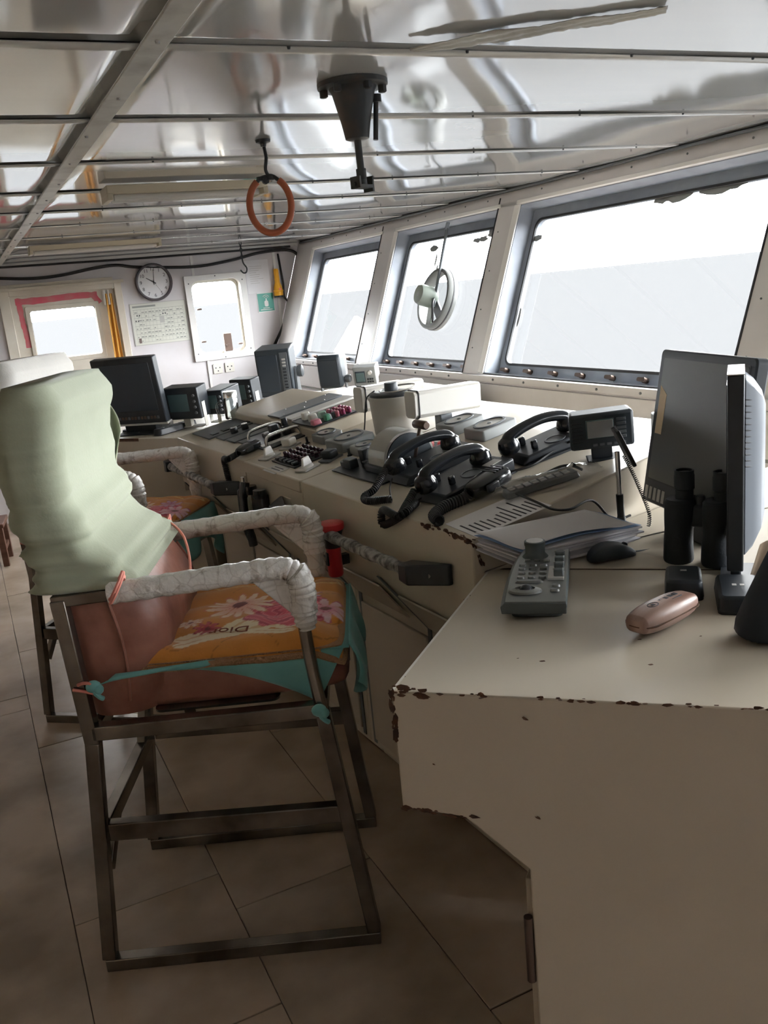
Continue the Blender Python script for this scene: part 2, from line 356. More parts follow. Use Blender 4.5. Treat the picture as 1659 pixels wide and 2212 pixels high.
# ---- port wall (far), with door and opening window
def wall_holes(b, x0, x1, z0, z1, holes, y0, y1):
    xs = sorted({x0, x1, *[h[0] for h in holes], *[h[1] for h in holes]}); zs = sorted({z0, z1, *[h[2] for h in holes], *[h[3] for h in holes]})
    for xa, xb in zip(xs, xs[1:]):
        for za, zb in zip(zs, zs[1:]):
            if not any(h[0] < (xa + xb) / 2 < h[1] and h[2] < (za + zb) / 2 < h[3] for h in holes): b.bx((xa, y0, za), (xb, y1, zb))
WIN = (1.91, 2.36, 1.165, 1.815); DOOR = (.42, 1.30, 0, 1.84); GW = (.58, 1.10, 1.29, 1.69)
def side_wall(name, y, sgn, n0):
    b = MB(); wall_holes(b, BX, 2.6, 0, CZ + .01, [WIN, DOOR], y, y + sgn * .1)
    M = Matrix(((1, 0, 0, 0), (0, 0, 1, 0), (0, 1, 0, 0), (0, 0, 0, 1)))
    b.prism([(2.6, 0), (2.6, 1.08), (2.955, CZ + .01), (2.6, CZ + .01)], y, y + sgn * .1, M)
    w = struct(b.build(name, K['wall'])); s = -sgn   # s points into the room
    Y = lambda d: y + s * d
    for x in (1.955, 2.70): MB().bx((x - .012, Y(0), 1.85 if x < 2 else 1.1), (x + .012, Y(.006), CZ)).build('seam_strip', K['white'], w)
    MB().bx((BX, Y(0), CZ - .03), (2.93, Y(.014), CZ - .005)).build('ceiling_bead', K['white'], w)
    MB().bx((1.98, Y(0), .2), (2.6, Y(.008), 1.14)).build('lining_panel', K['wall'], w, bev=.002)
    MB().bx((1.965, Y(0), .2), (1.985, Y(.014), 1.15)).build('seam_strip', K['white'], w)
    # opening window with rounded aluminium frame
    wn = sempty('window_%d' % n0); cx, cz = (WIN[0] + WIN[1]) / 2, (WIN[2] + WIN[3]) / 2; ww, hh = WIN[1] - WIN[0], WIN[3] - WIN[2]
    MM = Matrix(((1, 0, 0, cx), (0, 0, s, y), (0, 1, 0, cz), (0, 0, 0, 1)))
    MB().ring(rrect(ww + .10, hh + .08, .006, 6), rrect(ww - .012, hh - .012, .07, 6), 0, .028).build('window_frame', K['white'], wn, bev=.003, M=MM)
    MB().ring(rrect(ww, hh, .006, 6), rrect(ww - .01, hh - .01, .06, 6), -.1, .0).build('window_lining', K['wallc'], wn, M=MM)
    MB().ring(rrect(ww - .012, hh - .012, .06, 6), rrect(ww - .05, hh - .05, .06, 6), -.075, -.055).build('sash', K['offwhite'], wn, bev=.003, M=MM)
    MB().prism(rrect(ww - .04, hh - .04, .06, 6), -.068, -.062).build('pane', K['glass'], wn, M=MM)
    for u, v in ((-.17, .08), (-.17, -.2), (.05, -.25), (.16, -.25)):
        o = MB(); o.cyl((u, v, -.06), (u, v, .0), .008, n=8); o.prism(rrect(.04, .014, .006, 3, u, v), -.006, .006); o.build('dog_latch', K['brass'], wn, M=MM)
    for u, v in ((-.24, .3), (.24, .3), (-.24, -.3), (.24, -.3), (0, .35), (0, -.35)): MB().lathe([(.006, .028), (.005, .031)], 8, TR(u, v, 0)).build('screw', K['greyd'], wn, M=MM)
    # door
    d = sempty('door_%d' % (n0 - 5)); MD = Matrix(((1, 0, 0, 0), (0, 0, s, y), (0, 1, 0, 0), (0, 0, 0, 1)))
    b = MB(); wl = [GW]
    xs = [DOOR[0] + .03, GW[0], GW[1], DOOR[1] - .03]; zs = [.02, GW[2], GW[3], DOOR[3] - .03]
    for i in range(3):
        for j in range(3):
            if (i, j) != (1, 1): b.bx((xs[i], zs[j], -.06), (xs[i + 1], zs[j + 1], -.01))
    b.build('door_leaf', K['wallc'], d, M=MD, merge=True)
    gx, gz = (GW[0] + GW[1]) / 2, (GW[2] + GW[3]) / 2; gw, gh = GW[1] - GW[0], GW[3] - GW[2]
    MB().ring(rrect(gw + .06, gh + .06, .012, 4, gx, gz), rrect(gw - .01, gh - .01, .02, 4, gx, gz), -.012, .004).build('window_frame', K['wallc'], d, M=MD, bev=.003)
    MB().ring(rrect(gw + .004, gh + .004, .012, 4, gx, gz), rrect(gw - .016, gh - .016, .02, 4, gx, gz), -.05, -.013).build('gasket', K['greyd'], d, M=MD)
    MB().prism(rrect(gw, gh, .02, 4, gx, gz), -.04, -.034).build('pane', K['glass'], d, M=MD)
    b = MB(); b.bx((DOOR[0] - .05, 0, -.02), (DOOR[0] + .03, DOOR[3] + .06, .03)); b.bx((DOOR[1] - .03, 0, -.02), (DOOR[1] + .03, DOOR[3] + .02, .03)); b.bx((DOOR[0] + .03, DOOR[3] - .03, -.02), (DOOR[1] - .03, DOOR[3] + .06, .03)); b.bx((DOOR[0] + .03, 0, -.08), (DOOR[1] - .03, .06, .02))
    b.build('door_frame', K['wallc'], d, M=MD, bev=.004)
    MB().bx((DOOR[0] - .06, DOOR[3] + .01, .03), (DOOR[1] + .05, DOOR[3] + .035, .06)).build('rain_ledge', K['wallc'], d, M=MD, bev=.004)
    MB().cyl((DOOR[1] - .08, 1.02, -.01), (DOOR[1] - .08, 1.02, .05), .012).bx((DOOR[1] - .2, 1.01, .04), (DOOR[1] - .07, 1.03, .055)).build('handle', K['metal'], d, M=MD)
    return w, wn, d, MD
wl_, wn_, door1, MD1 = side_wall('wall_left', FY, 1, 6)
struct(MB().bx((BX, BY - .1, 0), (2.6, BY, CZ + .01)).prism([(2.6, 0), (2.6, 1.08), (2.955, CZ + .01), (2.6, CZ + .01)], BY - .1, BY, Matrix(((1, 0, 0, 0), (0, 0, 1, 0), (0, 1, 0, 0), (0, 0, 0, 1)))).build('wall_right', K['wall']))
# red tape painted round the door window
K['tape'] = mat('red_tape', (.60, .10, .14), .6, var=(.50, .16, .17), sc=14)
def ragged(pts, w, seed):
    pts = smooth_path([V((p[0], p[1], 0)) for p in pts], 6); L = []; Rr = []
    for i, p in enumerate(pts):
        t = (pts[min(i + 1, len(pts) - 1)] - pts[max(i - 1, 0)]).normalized(); s_ = V((-t.y, t.x, 0)); k = w * (1 + .45 * noise.noise(V((i * .6, seed, 0)))) / 2; L.append(p + s_ * k); Rr.append(p - s_ * k)
    return [(p.x, p.y) for p in L + Rr[::-1]]
b = MB(); b.prism(ragged([(.49, 1.765), (.70, 1.765), (.95, 1.775), (1.13, 1.77)], .05, 1), -.010, -.0085); b.prism(ragged([(.515, 1.76), (.52, 1.6), (.53, 1.5), (.53, 1.40)], .04, 2), -.010, -.0083); b.prism(ragged([(1.10, 1.77), (1.14, 1.70)], .05, 3), -.010, -.008)
b.build('red_tape', K['tape'], door1, M=MD1)
struct(MB().bx((BX - .1, BY, 0), (BX, FY, CZ + .01)).build('wall_back', K['curtain']))
for i in range(16): MB().bx((BX, BY + .1 + i * .62, .05), (BX + .02, BY + .7 + i * .62, CZ - .05)).build('wood_panel', K['curtain'], bpy.data.objects['wall_back'], bev=.004)
# ================================================================== consoles
CA = V((.962, 1.656, 1.03)); CB = V((.821, 4.02, 1.03)); ce = (CB - CA).normalized(); cf = V((ce.y, -ce.x, 0))
cs = (cf + V((0, 0, math.tan(R(10))))).normalized(); cn = cs.cross(ce)
CM = frame(CA, cs, y=ce)                    # on the sloping console top: p forward-up, q to port, h off the top
CMi = CM.inverted()
CV = frame(CA, cf, y=ce)                    # upright frame of the console, z measured from the front lip
def con(x, y, h=0):
    q = CMi @ pl(x, y, CA + cn * h, cn); return q.x, q.y
def onc(p, q, h=0, rot=0): return CM @ TR(p, q, h) @ RZ(rot)
ZB = -CA.z
PROF = [(0, 0), (0, -.20), (.15, -.40), (.15, ZB + .06), (.19, ZB + .06), (.19, ZB), (.92, ZB), (.92, .108), (.615, .1084)]
MXZ = Matrix(((1, 0, 0, 0), (0, 0, 1, 0), (0, 1, 0, 0), (0, 0, 0, 1)))     # prism polygon in (x, z), extruded along y
def console(name, label, q0, q1, lip=0):
    t = thing(name, label, 'console', CV @ TR(0, q0, 0)); w = q1 - q0
    MB().prism([(x, z) for x, z in PROF], .0015, w - .0015, MXZ).build('body', K['cream'], t, bev=.004)
    nd = 2 if w > .6 else 1; dw = (w - .08) / nd
    for i in range(nd):
        y0 = .04 + i * dw + .012
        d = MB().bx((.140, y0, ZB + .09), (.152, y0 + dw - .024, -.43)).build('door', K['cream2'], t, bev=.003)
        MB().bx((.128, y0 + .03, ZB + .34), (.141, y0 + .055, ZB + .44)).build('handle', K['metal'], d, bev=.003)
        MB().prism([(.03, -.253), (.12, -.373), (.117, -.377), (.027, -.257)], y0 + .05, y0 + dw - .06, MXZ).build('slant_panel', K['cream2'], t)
    for i in range(nd + 1):
        yy = .04 + i * dw; MB().prism([(-.0005, -.203), (.149, -.402), (.1485, ZB + .07), (.146, ZB + .07), (.146, -.402), (-.004, -.204)], yy - .010, yy + .010, MXZ).build('gap_strip', K['greyd'], t)
    return t
c_r = console('console_right', 'cream steel bridge console holding the telephones and lever drum', 0, .956)
c_c = console('console_middle', 'narrow cream console unit with rows of purple push buttons on top', .956, 1.473)
c_l = console('console_left', 'cream console unit carrying the raised key bank and chrome handles', 1.473, 2.356)
for o, n_ in ((c_r, 'bridge_console'), (c_c, 'bridge_console'), (c_l, 'bridge_console')): o.name = n_; o['group'] = 'bridge console units'
# proud lip of the middle unit, its lock plate
MB().bx((-.006, .004, -.040), (.012, .513, .002)).build('front_lip', K['cream'], c_c, bev=.004)
MB().bx((-.004, .10, -.15), (.002, .17, -.075)).build('lock_plate', K['cream2'], c_c, bev=.002)
MB().bx((-.005, .115, -.145), (-.001, .155, -.115)).build('keyhole', K['greyd'], c_c)
# raised bank on the left unit
def slopebox(p0, p1, q0, q1, h0, h1, t, name, mt, M, bev=.003): return MB().bx((p0, q0, h0), (p1, q1, h1)).build(name, mt, t, bev=bev, M=M)
bank = thing('switch_bank', 'raised cream bank behind the chrome handles carrying the key panels', 'console', CM @ TR(.27, 1.385, 0))
bl = 2.34 - 1.385
MB().prism([(0, -.01), (0, .035), (.02, .042), (.335, .042), (.345, -.02)], 0, bl, MXZ).build('body', K['cream'], bank, bev=.004)
# rust chips along the right unit's front edge and end
def chips(b, p0, p1, n_, s, up, seed, spread=.01):
    p0, p1 = V(p0), V(p1); t = (p1 - p0); L = t.length; t.normalize(); sd = V(up).cross(t).normalized(); upv = V(up).normalized()
    q = random.Random(seed)
    for i in range(n_):
        c = p0 + t * (L * q.random()) + sd * q.uniform(-spread, spread); r = s * q.uniform(.35, 1.2); k = q.randint(6, 9)
        ring = [c + t * (r * q.uniform(1.0, 2.2) * math.cos(2 * math.pi * j / k)) + sd * (r * q.uniform(.4, .9) * math.sin(2 * math.pi * j / k)) for j in range(k)]
        b.hull([[p - upv * .0004 for p in ring], [p + upv * .0004 for p in ring]])
b = MB(); chips(b, (0, .0, -.004), (0, .22, -.004), 26, .007, (-1, 0, 0), 3, .006); chips(b, (.004, 0, .0006), (.004, .2, .0015), 18, .005, (-.17, 0, 1), 4, .004); b.build('rust_chips', K['rust'], c_r)['kind'] = 'stuff'
# step at the right end of the console
b = MB(); chips(b, (.0, -.001, -.005), (.03, -.001, -.08), 10, .004, (0, -1, 0), 5, .004); b.build('rust_chips', K['rust'], c_r)['kind'] = 'stuff'
# ------------------------------------------------------------------ starboard wing desk, 0.95 m high, turned 43 degrees aft
DZ = .95
WN = V((.541, 1.235, 0)); WC = V((.994, 1.652, 0)); wi = (WC - WN).normalized(); we = V((.735, -.678, 0)).normalized()
wing = thing('wing_desk', 'cream wing desk with rust chipped edges holding the keypad and glasses case', 'desk')
L = (WC - WN).length
def wp(al, inn, z): return WN + we * al + wi * inn + V((0, 0, z))
E1 = .98
b = MB(); prof = [(0, DZ), (0, .73), (.11, .722), (.214, .632), (.214, 0), (E1, 0), (E1, DZ)]
b.hull([[wp(a_, 0, z) for a_, z in prof], [wp(a_, L + .02, z) for a_, z in prof]]); b.build('body', K['cream'], wing, bev=.003)
b = MB(); b.hull([[wp(a_, i_, z) for a_, z in ((.200, .09), (.214, .09), (.214, .6), (.200, .6))] for i_ in (.02, .36)]); dr = b.build('door', K['cream2'], wing, bev=.002)
for z in (.47, .20):
    b = MB(); b.cyl(wp(.205, .004, z - .065), wp(.205, .004, z + .065), .008, n=10); b.build('hinge', K['brass'], dr)
b = MB()
for (a0, i0, z0, a1, i1, z1, n_, s, up, sp) in [(0, 0, DZ, E1, 0, DZ, 46, .004, -wi, .003), (0, 0, DZ, .06, 0, DZ, 14, .006, -wi, .010), (0, 0, DZ, 0, 0, .86, 26, .006, -wi, .004), (0, 0, .73, .13, 0, .722, 24, .005, -wi, .003),
                                            (.0, .002, DZ, .9, .002, DZ, 14, .003, V((0, 0, 1)), .004), (.002, 0, DZ, .002, L, DZ, 20, .0025, V((0, 0, 1)), .003), (.1, .1, DZ, .8, .35, DZ, 9, .003, V((0, 0, 1)), .12), (.05, 0, .8, .7, 0, .5, 10, .003, -wi, .2)]:
    chips(b, wp(a0, i0, z0) , wp(a1, i1, z1), n_, s, up, int(a1 * 100 + i1 * 77 + n_), sp)
b.build('rust_chips', K['rust'], wing)['kind'] = 'stuff'
b = MB(); b.hull([[wp(-.0008, 0, DZ - .004), wp(-.0008, 0, DZ + .0006), wp(.004, 0, DZ + .0006)], [wp(-.0008, L, DZ - .004), wp(-.0008, L, DZ + .0006), wp(.004, L, DZ + .0006)]]); b.build('worn_edge', K['offwhite'], wing)
# corner desk between wing and console
def d2(v, z): return (v.x, v.y, z)
cp0 = CA + cf * .03; cp1 = CA + cf * 1.1
poly = [WC + we * .005, WN + we * E1 + wi * (L + .02), V((2.42, 1.35, 0)), V((2.42, 1.70, 0)), cp1 - ce * .004, cp0 - ce * .004]
corner = thing('corner_desk', 'low cream corner desk joining the wing desk to the console, papers on it', 'desk')
pts = [(p.x, p.y) for p in poly]
pts[0] = (WC.x + .021 * wi.x, WC.y + .021 * wi.y); pts[1] = (pts[1][0] + .002 * wi.x, pts[1][1] + .002 * wi.y)
CT = .10
def cz_(x, y): return DZ + .0005 + CT * max(0, (x - pts[0][0]) * wi.x + (y - pts[0][1]) * wi.y)
MB().hull([[(x, y, DZ - .22) for x, y in pts], [(x, y, cz_(x, y)) for x, y in pts]]).build('desk_top', K['cream'], corner, bev=.003)
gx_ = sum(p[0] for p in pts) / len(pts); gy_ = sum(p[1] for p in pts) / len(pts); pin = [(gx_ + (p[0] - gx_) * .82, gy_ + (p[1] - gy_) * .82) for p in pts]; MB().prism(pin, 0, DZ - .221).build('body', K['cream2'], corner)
b = MB(); s0 = wp(.0, L + .0205, DZ); s1 = wp(E1, L + .0205, DZ); b.bar(s0 + V((0, 0, .0002)), s1 + V((0, 0, .0002)), .0025, .0014); b.build('seam', K['rust'], corner)
# port wing desk
PN = V((.834, 4.021, 0)); pi_ = V((-.62, .785, 0)).normalized(); pe = V((.785, .62, 0)).normalized()
pw = thing('wing_desk', 'cream wing desk by the far door with the big dark monitor on it', 'desk', frame(PN, pe, y=pi_))
prof = [(0, 1.025), (0, .83), (.15, .63), (.15, 0), (.95, 0), (.95, 1.025)]
MB().prism(prof, .002, .75, MXZ).build('body', K['cream'], pw, bev=.004)
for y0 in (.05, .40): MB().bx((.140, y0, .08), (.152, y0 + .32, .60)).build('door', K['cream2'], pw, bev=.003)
MB().prism([(0, 1.0252), (.006, 1.0252), (.006, 1.0258), (-.0008, 1.0258), (-.0008, 1.012), (0, 1.012)], .24, .42, MXZ).build('rust_chips', K['rust'], pw)['kind'] = 'stuff'
fil = thing('filler_desk', 'cream desk top between the port wing desk and the console, displays on it', 'desk')
e2 = CA + ce * 2.358
MB().prism([(e2.x + .002, e2.y), ((e2 + cf * .92).x, (e2 + cf * .92).y), (2.5, 4.1), (2.5, 5.1), (1.20, 5.1), (1.586, 4.612)], .78, 1.024).build('desk_top', K['cream'], fil, bev=.003)
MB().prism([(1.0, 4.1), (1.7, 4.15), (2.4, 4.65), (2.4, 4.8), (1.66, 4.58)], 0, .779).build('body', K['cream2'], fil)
# ------------------------------------------------------------------ hand rails on the console front
K['tape_w'] = mat('worn_tape_wrap', (.30, .29, .27), .45, var=(.035, .033, .03), sc=38, detail=5, bump=.7, bsc=55, lo=.42, hi=.62)
def rail(q0, q1, z, label):
    t = thing('hand_rail', label, 'rail', CV)
    pts = smooth_path([(-.062, q0, z), (-.062, (q0 + q1) / 2, z), (-.062, q1, z)], 14); n_ = len(pts)
    MB().tube(pts, [.0165 + .0022 * math.sin(i * 1.9) for i in range(n_)], 14).build('bar', K['tape_w'], t)
    for q, s in ((q0, -1), (q1, 1)):
        b = MB(); b.hull([[(-.085, q - s * .01, z - .022), (-.04, q - s * .01, z - .022), (-.04, q - s * .01, z + .022), (-.085, q - s * .01, z + .022)],
                          [(-.085, q + s * .03, z - .026), (-.03, q + s * .03, z - .026), (-.03, q + s * .03, z + .026), (-.085, q + s * .03, z + .026)],
                          [(-.012, q + s * .11, z - .024), (-.0005, q + s * .11, z - .024), (-.0005, q + s * .11, z + .030), (-.012, q + s * .11, z + .030)]])
        br = b.build('bracket', K['black'], t, bev=.004)
        MB().cyl((-.047, q + s * .07, z), (-.035, q + s * .07, z), .006, n=8).build('screw', K['metal'], br)
    return t
rail(.20, 1.02, -.105, 'tape wrapped hand rail on the console front beside the red torch')
rail(1.66, 2.30, -.115, 'worn taped hand rail on the console front below the hand microphone')
# ================================================================== helm chairs
K['leather'] = mat('brown_red_leather', (.33, .145, .105), .40, var=(.19, .072, .05), sc=9, detail=6, bump=.12, bsc=30)
K['green_cloth'] = mat('pale_green_cotton', (.33, .355, .262), .85, var=(.295, .32, .23), sc=5, bump=.08, bsc=120, sheen=.2)
K['white_cloth'] = mat('white_cotton', (.56, .54, .50), .85, var=(.47, .45, .42), sc=5, bump=.08, bsc=120, sheen=.2)
K['teal_cloth'] = mat('teal_stretch_cotton', (.16, .40, .39), .8, var=(.13, .34, .33), sc=8, sheen=.2)
K['red_cloth'] = mat('dark_red_cloth', (.32, .035, .03), .85)
K['wrap'] = mat('white_tape_wrap', (.66, .64, .61), .26, var=(.20, .15, .11), sc=26, detail=7, bump=.55, bsc=42, lo=.58, hi=.76, spec=.7)
_n = K['wrap'].node_tree.nodes; _l = K['wrap'].node_tree.links; _v = _n.new('ShaderNodeTexVoronoi'); _v.feature = 'DISTANCE_TO_EDGE'; _v.inputs['Scale'].default_value = 26
_tc = _n.new('ShaderNodeTexCoord'); _l.new(_tc.outputs['Object'], _v.inputs['Vector']); _r = _n.new('ShaderNodeValToRGB'); _r.color_ramp.elements[0].position = .0; _r.color_ramp.elements[0].color = (.22, .17, .13, 1); _r.color_ramp.elements[1].position = .055; _r.color_ramp.elements[1].color = (1, 1, 1, 1)
_l.new(_v.outputs['Distance'], _r.inputs[0]); _m = _n.new('ShaderNodeMix'); _m.data_type = 'RGBA'; _m.blend_type = 'MULTIPLY'; _m.inputs[0].default_value = .28
_b = _n['Principled BSDF']; _src = _b.inputs['Base Color'].links[0].from_socket; _l.new(_src, _m.inputs[6]); _l.new(_r.outputs[0], _m.inputs[7]); _l.new(_m.outputs[2], _b.inputs['Base Color'])
K['cord'] = mat('pink_cord', (.62, .22, .17), .7)
K['cushion'] = attr_mat('printed_plush', .85, bump=.10, bsc=160, sheen=.35)
K['piping'] = mat('woven_braid', (.42, .24, .13), .8, bump=.9, bsc=320)
ST = .034
def prof_back(z):           # front and rear face of the padded back, metres ahead of the rear base corner
    import bisect
    tb = [(.66, .06, .20), (.74, .05, .222), (.82, .045, .232), (.90, .035, .232), (.97, .02, .205), (1.04, .00, .165), (1.12, -.012, .120), (1.20, -.028, .095), (1.28, -.036, .090), (1.36, -.036, .105), (1.42, -.026, .115), (1.46, .0, .10)]
    for (z0, a0, b0), (z1, a1, b1) in zip(tb, tb[1:]):
        if z <= z1 + 1e-6:
            t = (z - z0) / (z1 - z0); t = max(0, t); return a0 + (a1 - a0) * t, b0 + (b1 - b0) * t
    return tb[-1][1:]
def loft_back(z0, z1, off, nz, wrinkle=0, seed=0, top=True):
    b = MB(); secs = []; N = 40
    for k in range(nz + 1):
        z = z0 + (z1 - z0) * k / nz; a_, f_ = prof_back(z)
        th = f_ - a_ + 2 * off; w = .475 + 2 * off
        if z > 1.38: e_ = (z - 1.38) / .085; e_ = min(1, e_); sh = math.sqrt(max(0, 1 - e_ * e_ * .72)); th *= .55 + .45 * sh; w *= .90 + .10 * sh
        if z < .74: w -= .03 * (.74 - z) / .08
        cx = (a_ + f_) / 2; r_ = min(th * .46, .058); sec = []
        bl_ = .062 * max(0, min(1, (1.12 - z) / .16)) * min(1, (z - .60) / .14)
        for p in rrect(th, w, r_, 9):
            sec.append([cx + p[0] + (bl_ * max(0, 1 - (2 * p[1] / w) ** 2) ** .7 * min(1, max(0, p[0] / (th * .3))) if bl_ > 0 else 0), .25 + p[1], z])
        if wrinkle:
            for j, p in enumerate(sec):
                n_ = V((p[0] - cx, (p[1] - .25) * .25, 0)).normalized(); low = max(0, 1 - (z - z0) / .22)
                rg = 1 - 2.2 * abs(noise.noise(V((p[0] * 3 + seed, p[1] * 3.0 + z * 3, z * 22 - p[1] * 7))))
                d = wrinkle * (.85 * max(0, rg - .30) * (.30 + 1.3 * low) + .4 * noise.noise(V((p[0] * 5 + seed, p[1] * 6, z * 7))) + 1.2 * low * noise.noise(V((p[0] * 4, p[1] * 4 + z * 9, z * 48 + p[1] * 9))) + .5 * noise.noise(V((p[1] * 7 - z * 9, z * 14, seed))))
                d = max(d, -.009); p[0] += n_.x * d; p[1] += n_.y * d
        secs.append(sec)
    b.hull(secs); return b
def flower(u, v, cu, cv, rad, n_, c_in, c_out, ph=0, edge=(.55, .12, .08)):
    du, dv = u - cu, v - cv; r_ = math.hypot(du, dv) / rad
    if r_ > 1.05: return None
    a_ = math.atan2(dv, du) * n_ / 2 + ph; pet = abs(math.cos(a_)) ** .6
    if r_ < .2: return (.16, .02, .03)
    if r_ > .3 + .7 * pet: return None
    if r_ > .22 + .7 * pet or pet < .42: return edge
    t = min(1, r_); return tuple(c_in[i] * (1 - t) + c_out[i] * t for i in range(3))
def cush_col(u, v):        # u across (0 near arm), v forward
    og = (.58, .235, .045); base = tuple(c * (1 + .12 * noise.noise(V((u * 9, v * 9, 0)))) for c in og)
    # quilting and scroll lines
    s = math.sin(u * 16 + 2.4 * math.sin(v * 9)); 
    if abs(s) < .06 and (u < .2 or u > .8 or v > .85): base = tuple(c * .62 for c in base)
    cream = (.80, .70, .52)
    for cu, cv, rad, n_, ci, co, ph, ed in [(.58, .43, .20, 14, (.70, .25, .22), (.85, .76, .62), .3, (.60, .20, .12)), (.63, .76, .12, 10, (.45, .08, .20), (.62, .42, .55), 0, (.30, .03, .10)),
                                        (.36, .20, .075, 9, (.70, .4, .3), (.85, .75, .6), 1, (.5, .15, .1)), (.27, .30, .075, 9, (.38, .04, .06), (.5, .1, .12), 0, (.25, .02, .03)), (.42, .90, .15, 10, (.62, .12, .22), (.80, .66, .70), .5, (.50, .10, .18))]:
        c = flower(u, v, cu, cv, rad, n_, ci, co, ph, ed)
        if c: return c
    du, dv = u - .42, v - .70; r_ = math.hypot(du * 1.05, dv) / .22; a_ = math.atan2(dv, du)       # the peony
    if r_ < 1 + .10 * math.sin(a_ * 9):
        k = math.sin(r_ * 17 + 1.6 * math.sin(a_ * 4 + r_ * 5))
        return (.58, .075, .13) if k > .25 else ((.74, .22, .26) if k > -.5 else (.42, .04, .09))
    for cu, cv, w_, h_, an in [(.20, .40, .26, .075, .12), (.16, .38, .20, .05, .35), (.23, .52, .17, .045, .1), (.14, .62, .15, .04, -.25), (.30, .46, .10, .06, 0.6), (.22, .70, .12, .045, -.4), (.30, .60, .10, .04, .2), (.12, .25, .10, .04, .5)]:
        c_, s_ = math.cos(an), math.sin(an); x = (v - cv) * c_ + (u - cu) * s_; y = -(v - cv) * s_ + (u - cu) * c_
        if (x / w_) ** 2 + (y / h_) ** 2 < 1: return cream if abs(y) > h_ * .18 else (.66, .45, .24)
    x, y = (u - .86) / .05, (v - .88) / .10
    if .6 < x * x + y * y < 1.0 or abs(u - .92 - .03 * math.sin(v * 14)) < .006: return (.74, .52, .20)
    return base
def chair(M, lab, cover, cover_lab, kind):
    t = thing('helm_chair', lab, 'chair', M, 'helm chairs')
    for s, y in ((0, 0), (1, .5)):
        MB().bar((-.005, y, ST / 2), (.69, y, ST / 2), ST, ST).build('base_rail', K['steel'], t, bev=.003)
        b = MB(); pts = [(0.005, y, ST), (.066, y, .632), (.05, y, .985)]; b.bar(pts[0], pts[1], ST, ST, (1, 0, 0)); b.bar(pts[1], pts[2], ST, ST, (1, 0, 0), ends=.004); b.build('rear_leg', K['steel'], t, bev=.003, merge=False)
        b = MB(); b.bar((.675, y, ST), (.612, y, .65), ST, ST, (1, 0, 0)); b.build('front_leg', K['steel'], t, bev=.003)
        b = MB(); b.tube(smooth_path([(.612, y, .64), (.598, y, .78), (.592, y, .90)], 4), .015, 12); b.build('arm_post', K['steel'], t)
        MB().bar((.07, y, .655), (.61, y, .655), ST, ST * 1.05).build('seat_rail', K['steel'], t, bev=.003)
        b = MB(); b.bar((.065, y, .392), (.64, y, .378), .030, .046); b.build('foot_rail', K['steel'], t, bev=.003)
        MB().bar((.035, y, .985), (.20, y, .992), .028, .028).build('arm_stub', K['steel'], t, bev=.003)
        # wrapped arm: along, round the corner and down the post
        pts = smooth_path([(.165, y, .992), (.30, y, .998), (.45, y, 1.006), (.55, y, 1.010), (.588, y, .995), (.600, y, .955), (.598, y, .905), (.600, y, .86 if s == 0 else .80)], 9)
        n_ = len(pts); rs = [(.026 + .0022 * noise.noise(V((i * .55, y * 9, 3))) + .0015 * math.sin(i * 2.3)) * (1.18 if .55 < i / n_ < .86 else 1) * (.75 if i > n_ - 4 else 1) for i in range(n_)]
        MB().tube(pts, rs, 14).build('armrest', K['wrap'], t)
        MB().prism([(.49, .985), (.60, .99), (.605, .88), (.585, .885)], y - .010, y + .010, MXZ).build('gusset', K['wrap'], t, bev=.004)
    for x, z, w, h in ((.07, .655, ST, ST), (.608, .655, ST, ST), (.05, .392, .03, .04)):
        MB().bar((x, .018, z), (x, .482, z), w, h).build('cross_rail', K['steel'], t, bev=.003)
    MB().bar((.035, .02, .27), (.05, .10, .38), .024, .024).build('brace', K['steel'], t, bev=.002)
    MB().bar((.055, .48, .53), (.05, .40, .40), .024, .024).build('brace', K['steel'], t, bev=.002)
    # upholstery
    b = MB()
    secs = []
    for x, z0, z1, w in ((.10, .68, .765, .38), (.12, .674, .785, .405), (.30, .674, .790, .41), (.55, .674, .790, .41), (.66, .68, .785, .405), (.685, .69, .765, .38)):
        secs.append([(x, .25 + p[0], (z0 + z1) / 2 + p[1]) for p in rrect(w, z1 - z0, .028, 5)])
    b.hull(secs); b.build('seat', K['leather'], t, sub=1)
    bk = loft_back(.68, 1.45, 0, 26).build('backrest', K['leather'], t, sub=0)
    for y in (.07, .43):
        pts = [(prof_back(z)[1] + .030, y + .02 * math.sin(z * 9), z) for z in (.80, .86, .92, .98)]
        MB().tube(smooth_path(pts, 5), .004, 6).build('welt', K['leather'], bk)
    MB().tube(smooth_path([(.165, .010, .72), (.172, .0095, .80), (.170, .0095, .88), (.155, .010, .97)], 5), .004, 6).build('side_welt', K['leather'], bk)
    MB().prism(rrect(.30, .44, .02, 4, .0, .25), 0, .006, TR(.36, 0, .672)).build('seat_pan', K['steel'], t)
    # cover pulled over the back
    cv = thing('backrest_cover', cover_lab, 'cover', M)
    b = loft_back(1.0, 1.466, .013, 72, .024, 3.3 if kind == 1 else 8.1)
    b.build('cloth', cover, cv, ang=80)
    if kind == 1:
        def flap(u, v):
            x = .058 + u * .062 * math.sin(min(1, v * 1.7 + .05) * 1.57) * (1 - .35 * max(0, v - .6) / .4) - .01 * v; y = .497 + .016 * math.sin(u * 9 + v * 2) * (.3 + v) + .006 * v
            return (x, y, 1.41 - .20 * v - .05 * v * (1 - abs(u - .35) * 1.6))
        MB().grid(flap, 12, 16).build('loose_sleeve', cover, cv, solid=.003, ang=80)
        pts = smooth_path([(.205, .02, 1.005), (.27, .03, .985), (.30, .12, .955), (.305, .22, .965), (.27, .36, 1.01), (.21, .47, 1.03), (.19, .49, 1.01)], 8)
        MB().tube(pts, .0035, 8).build('cord', K['cord'], cv)
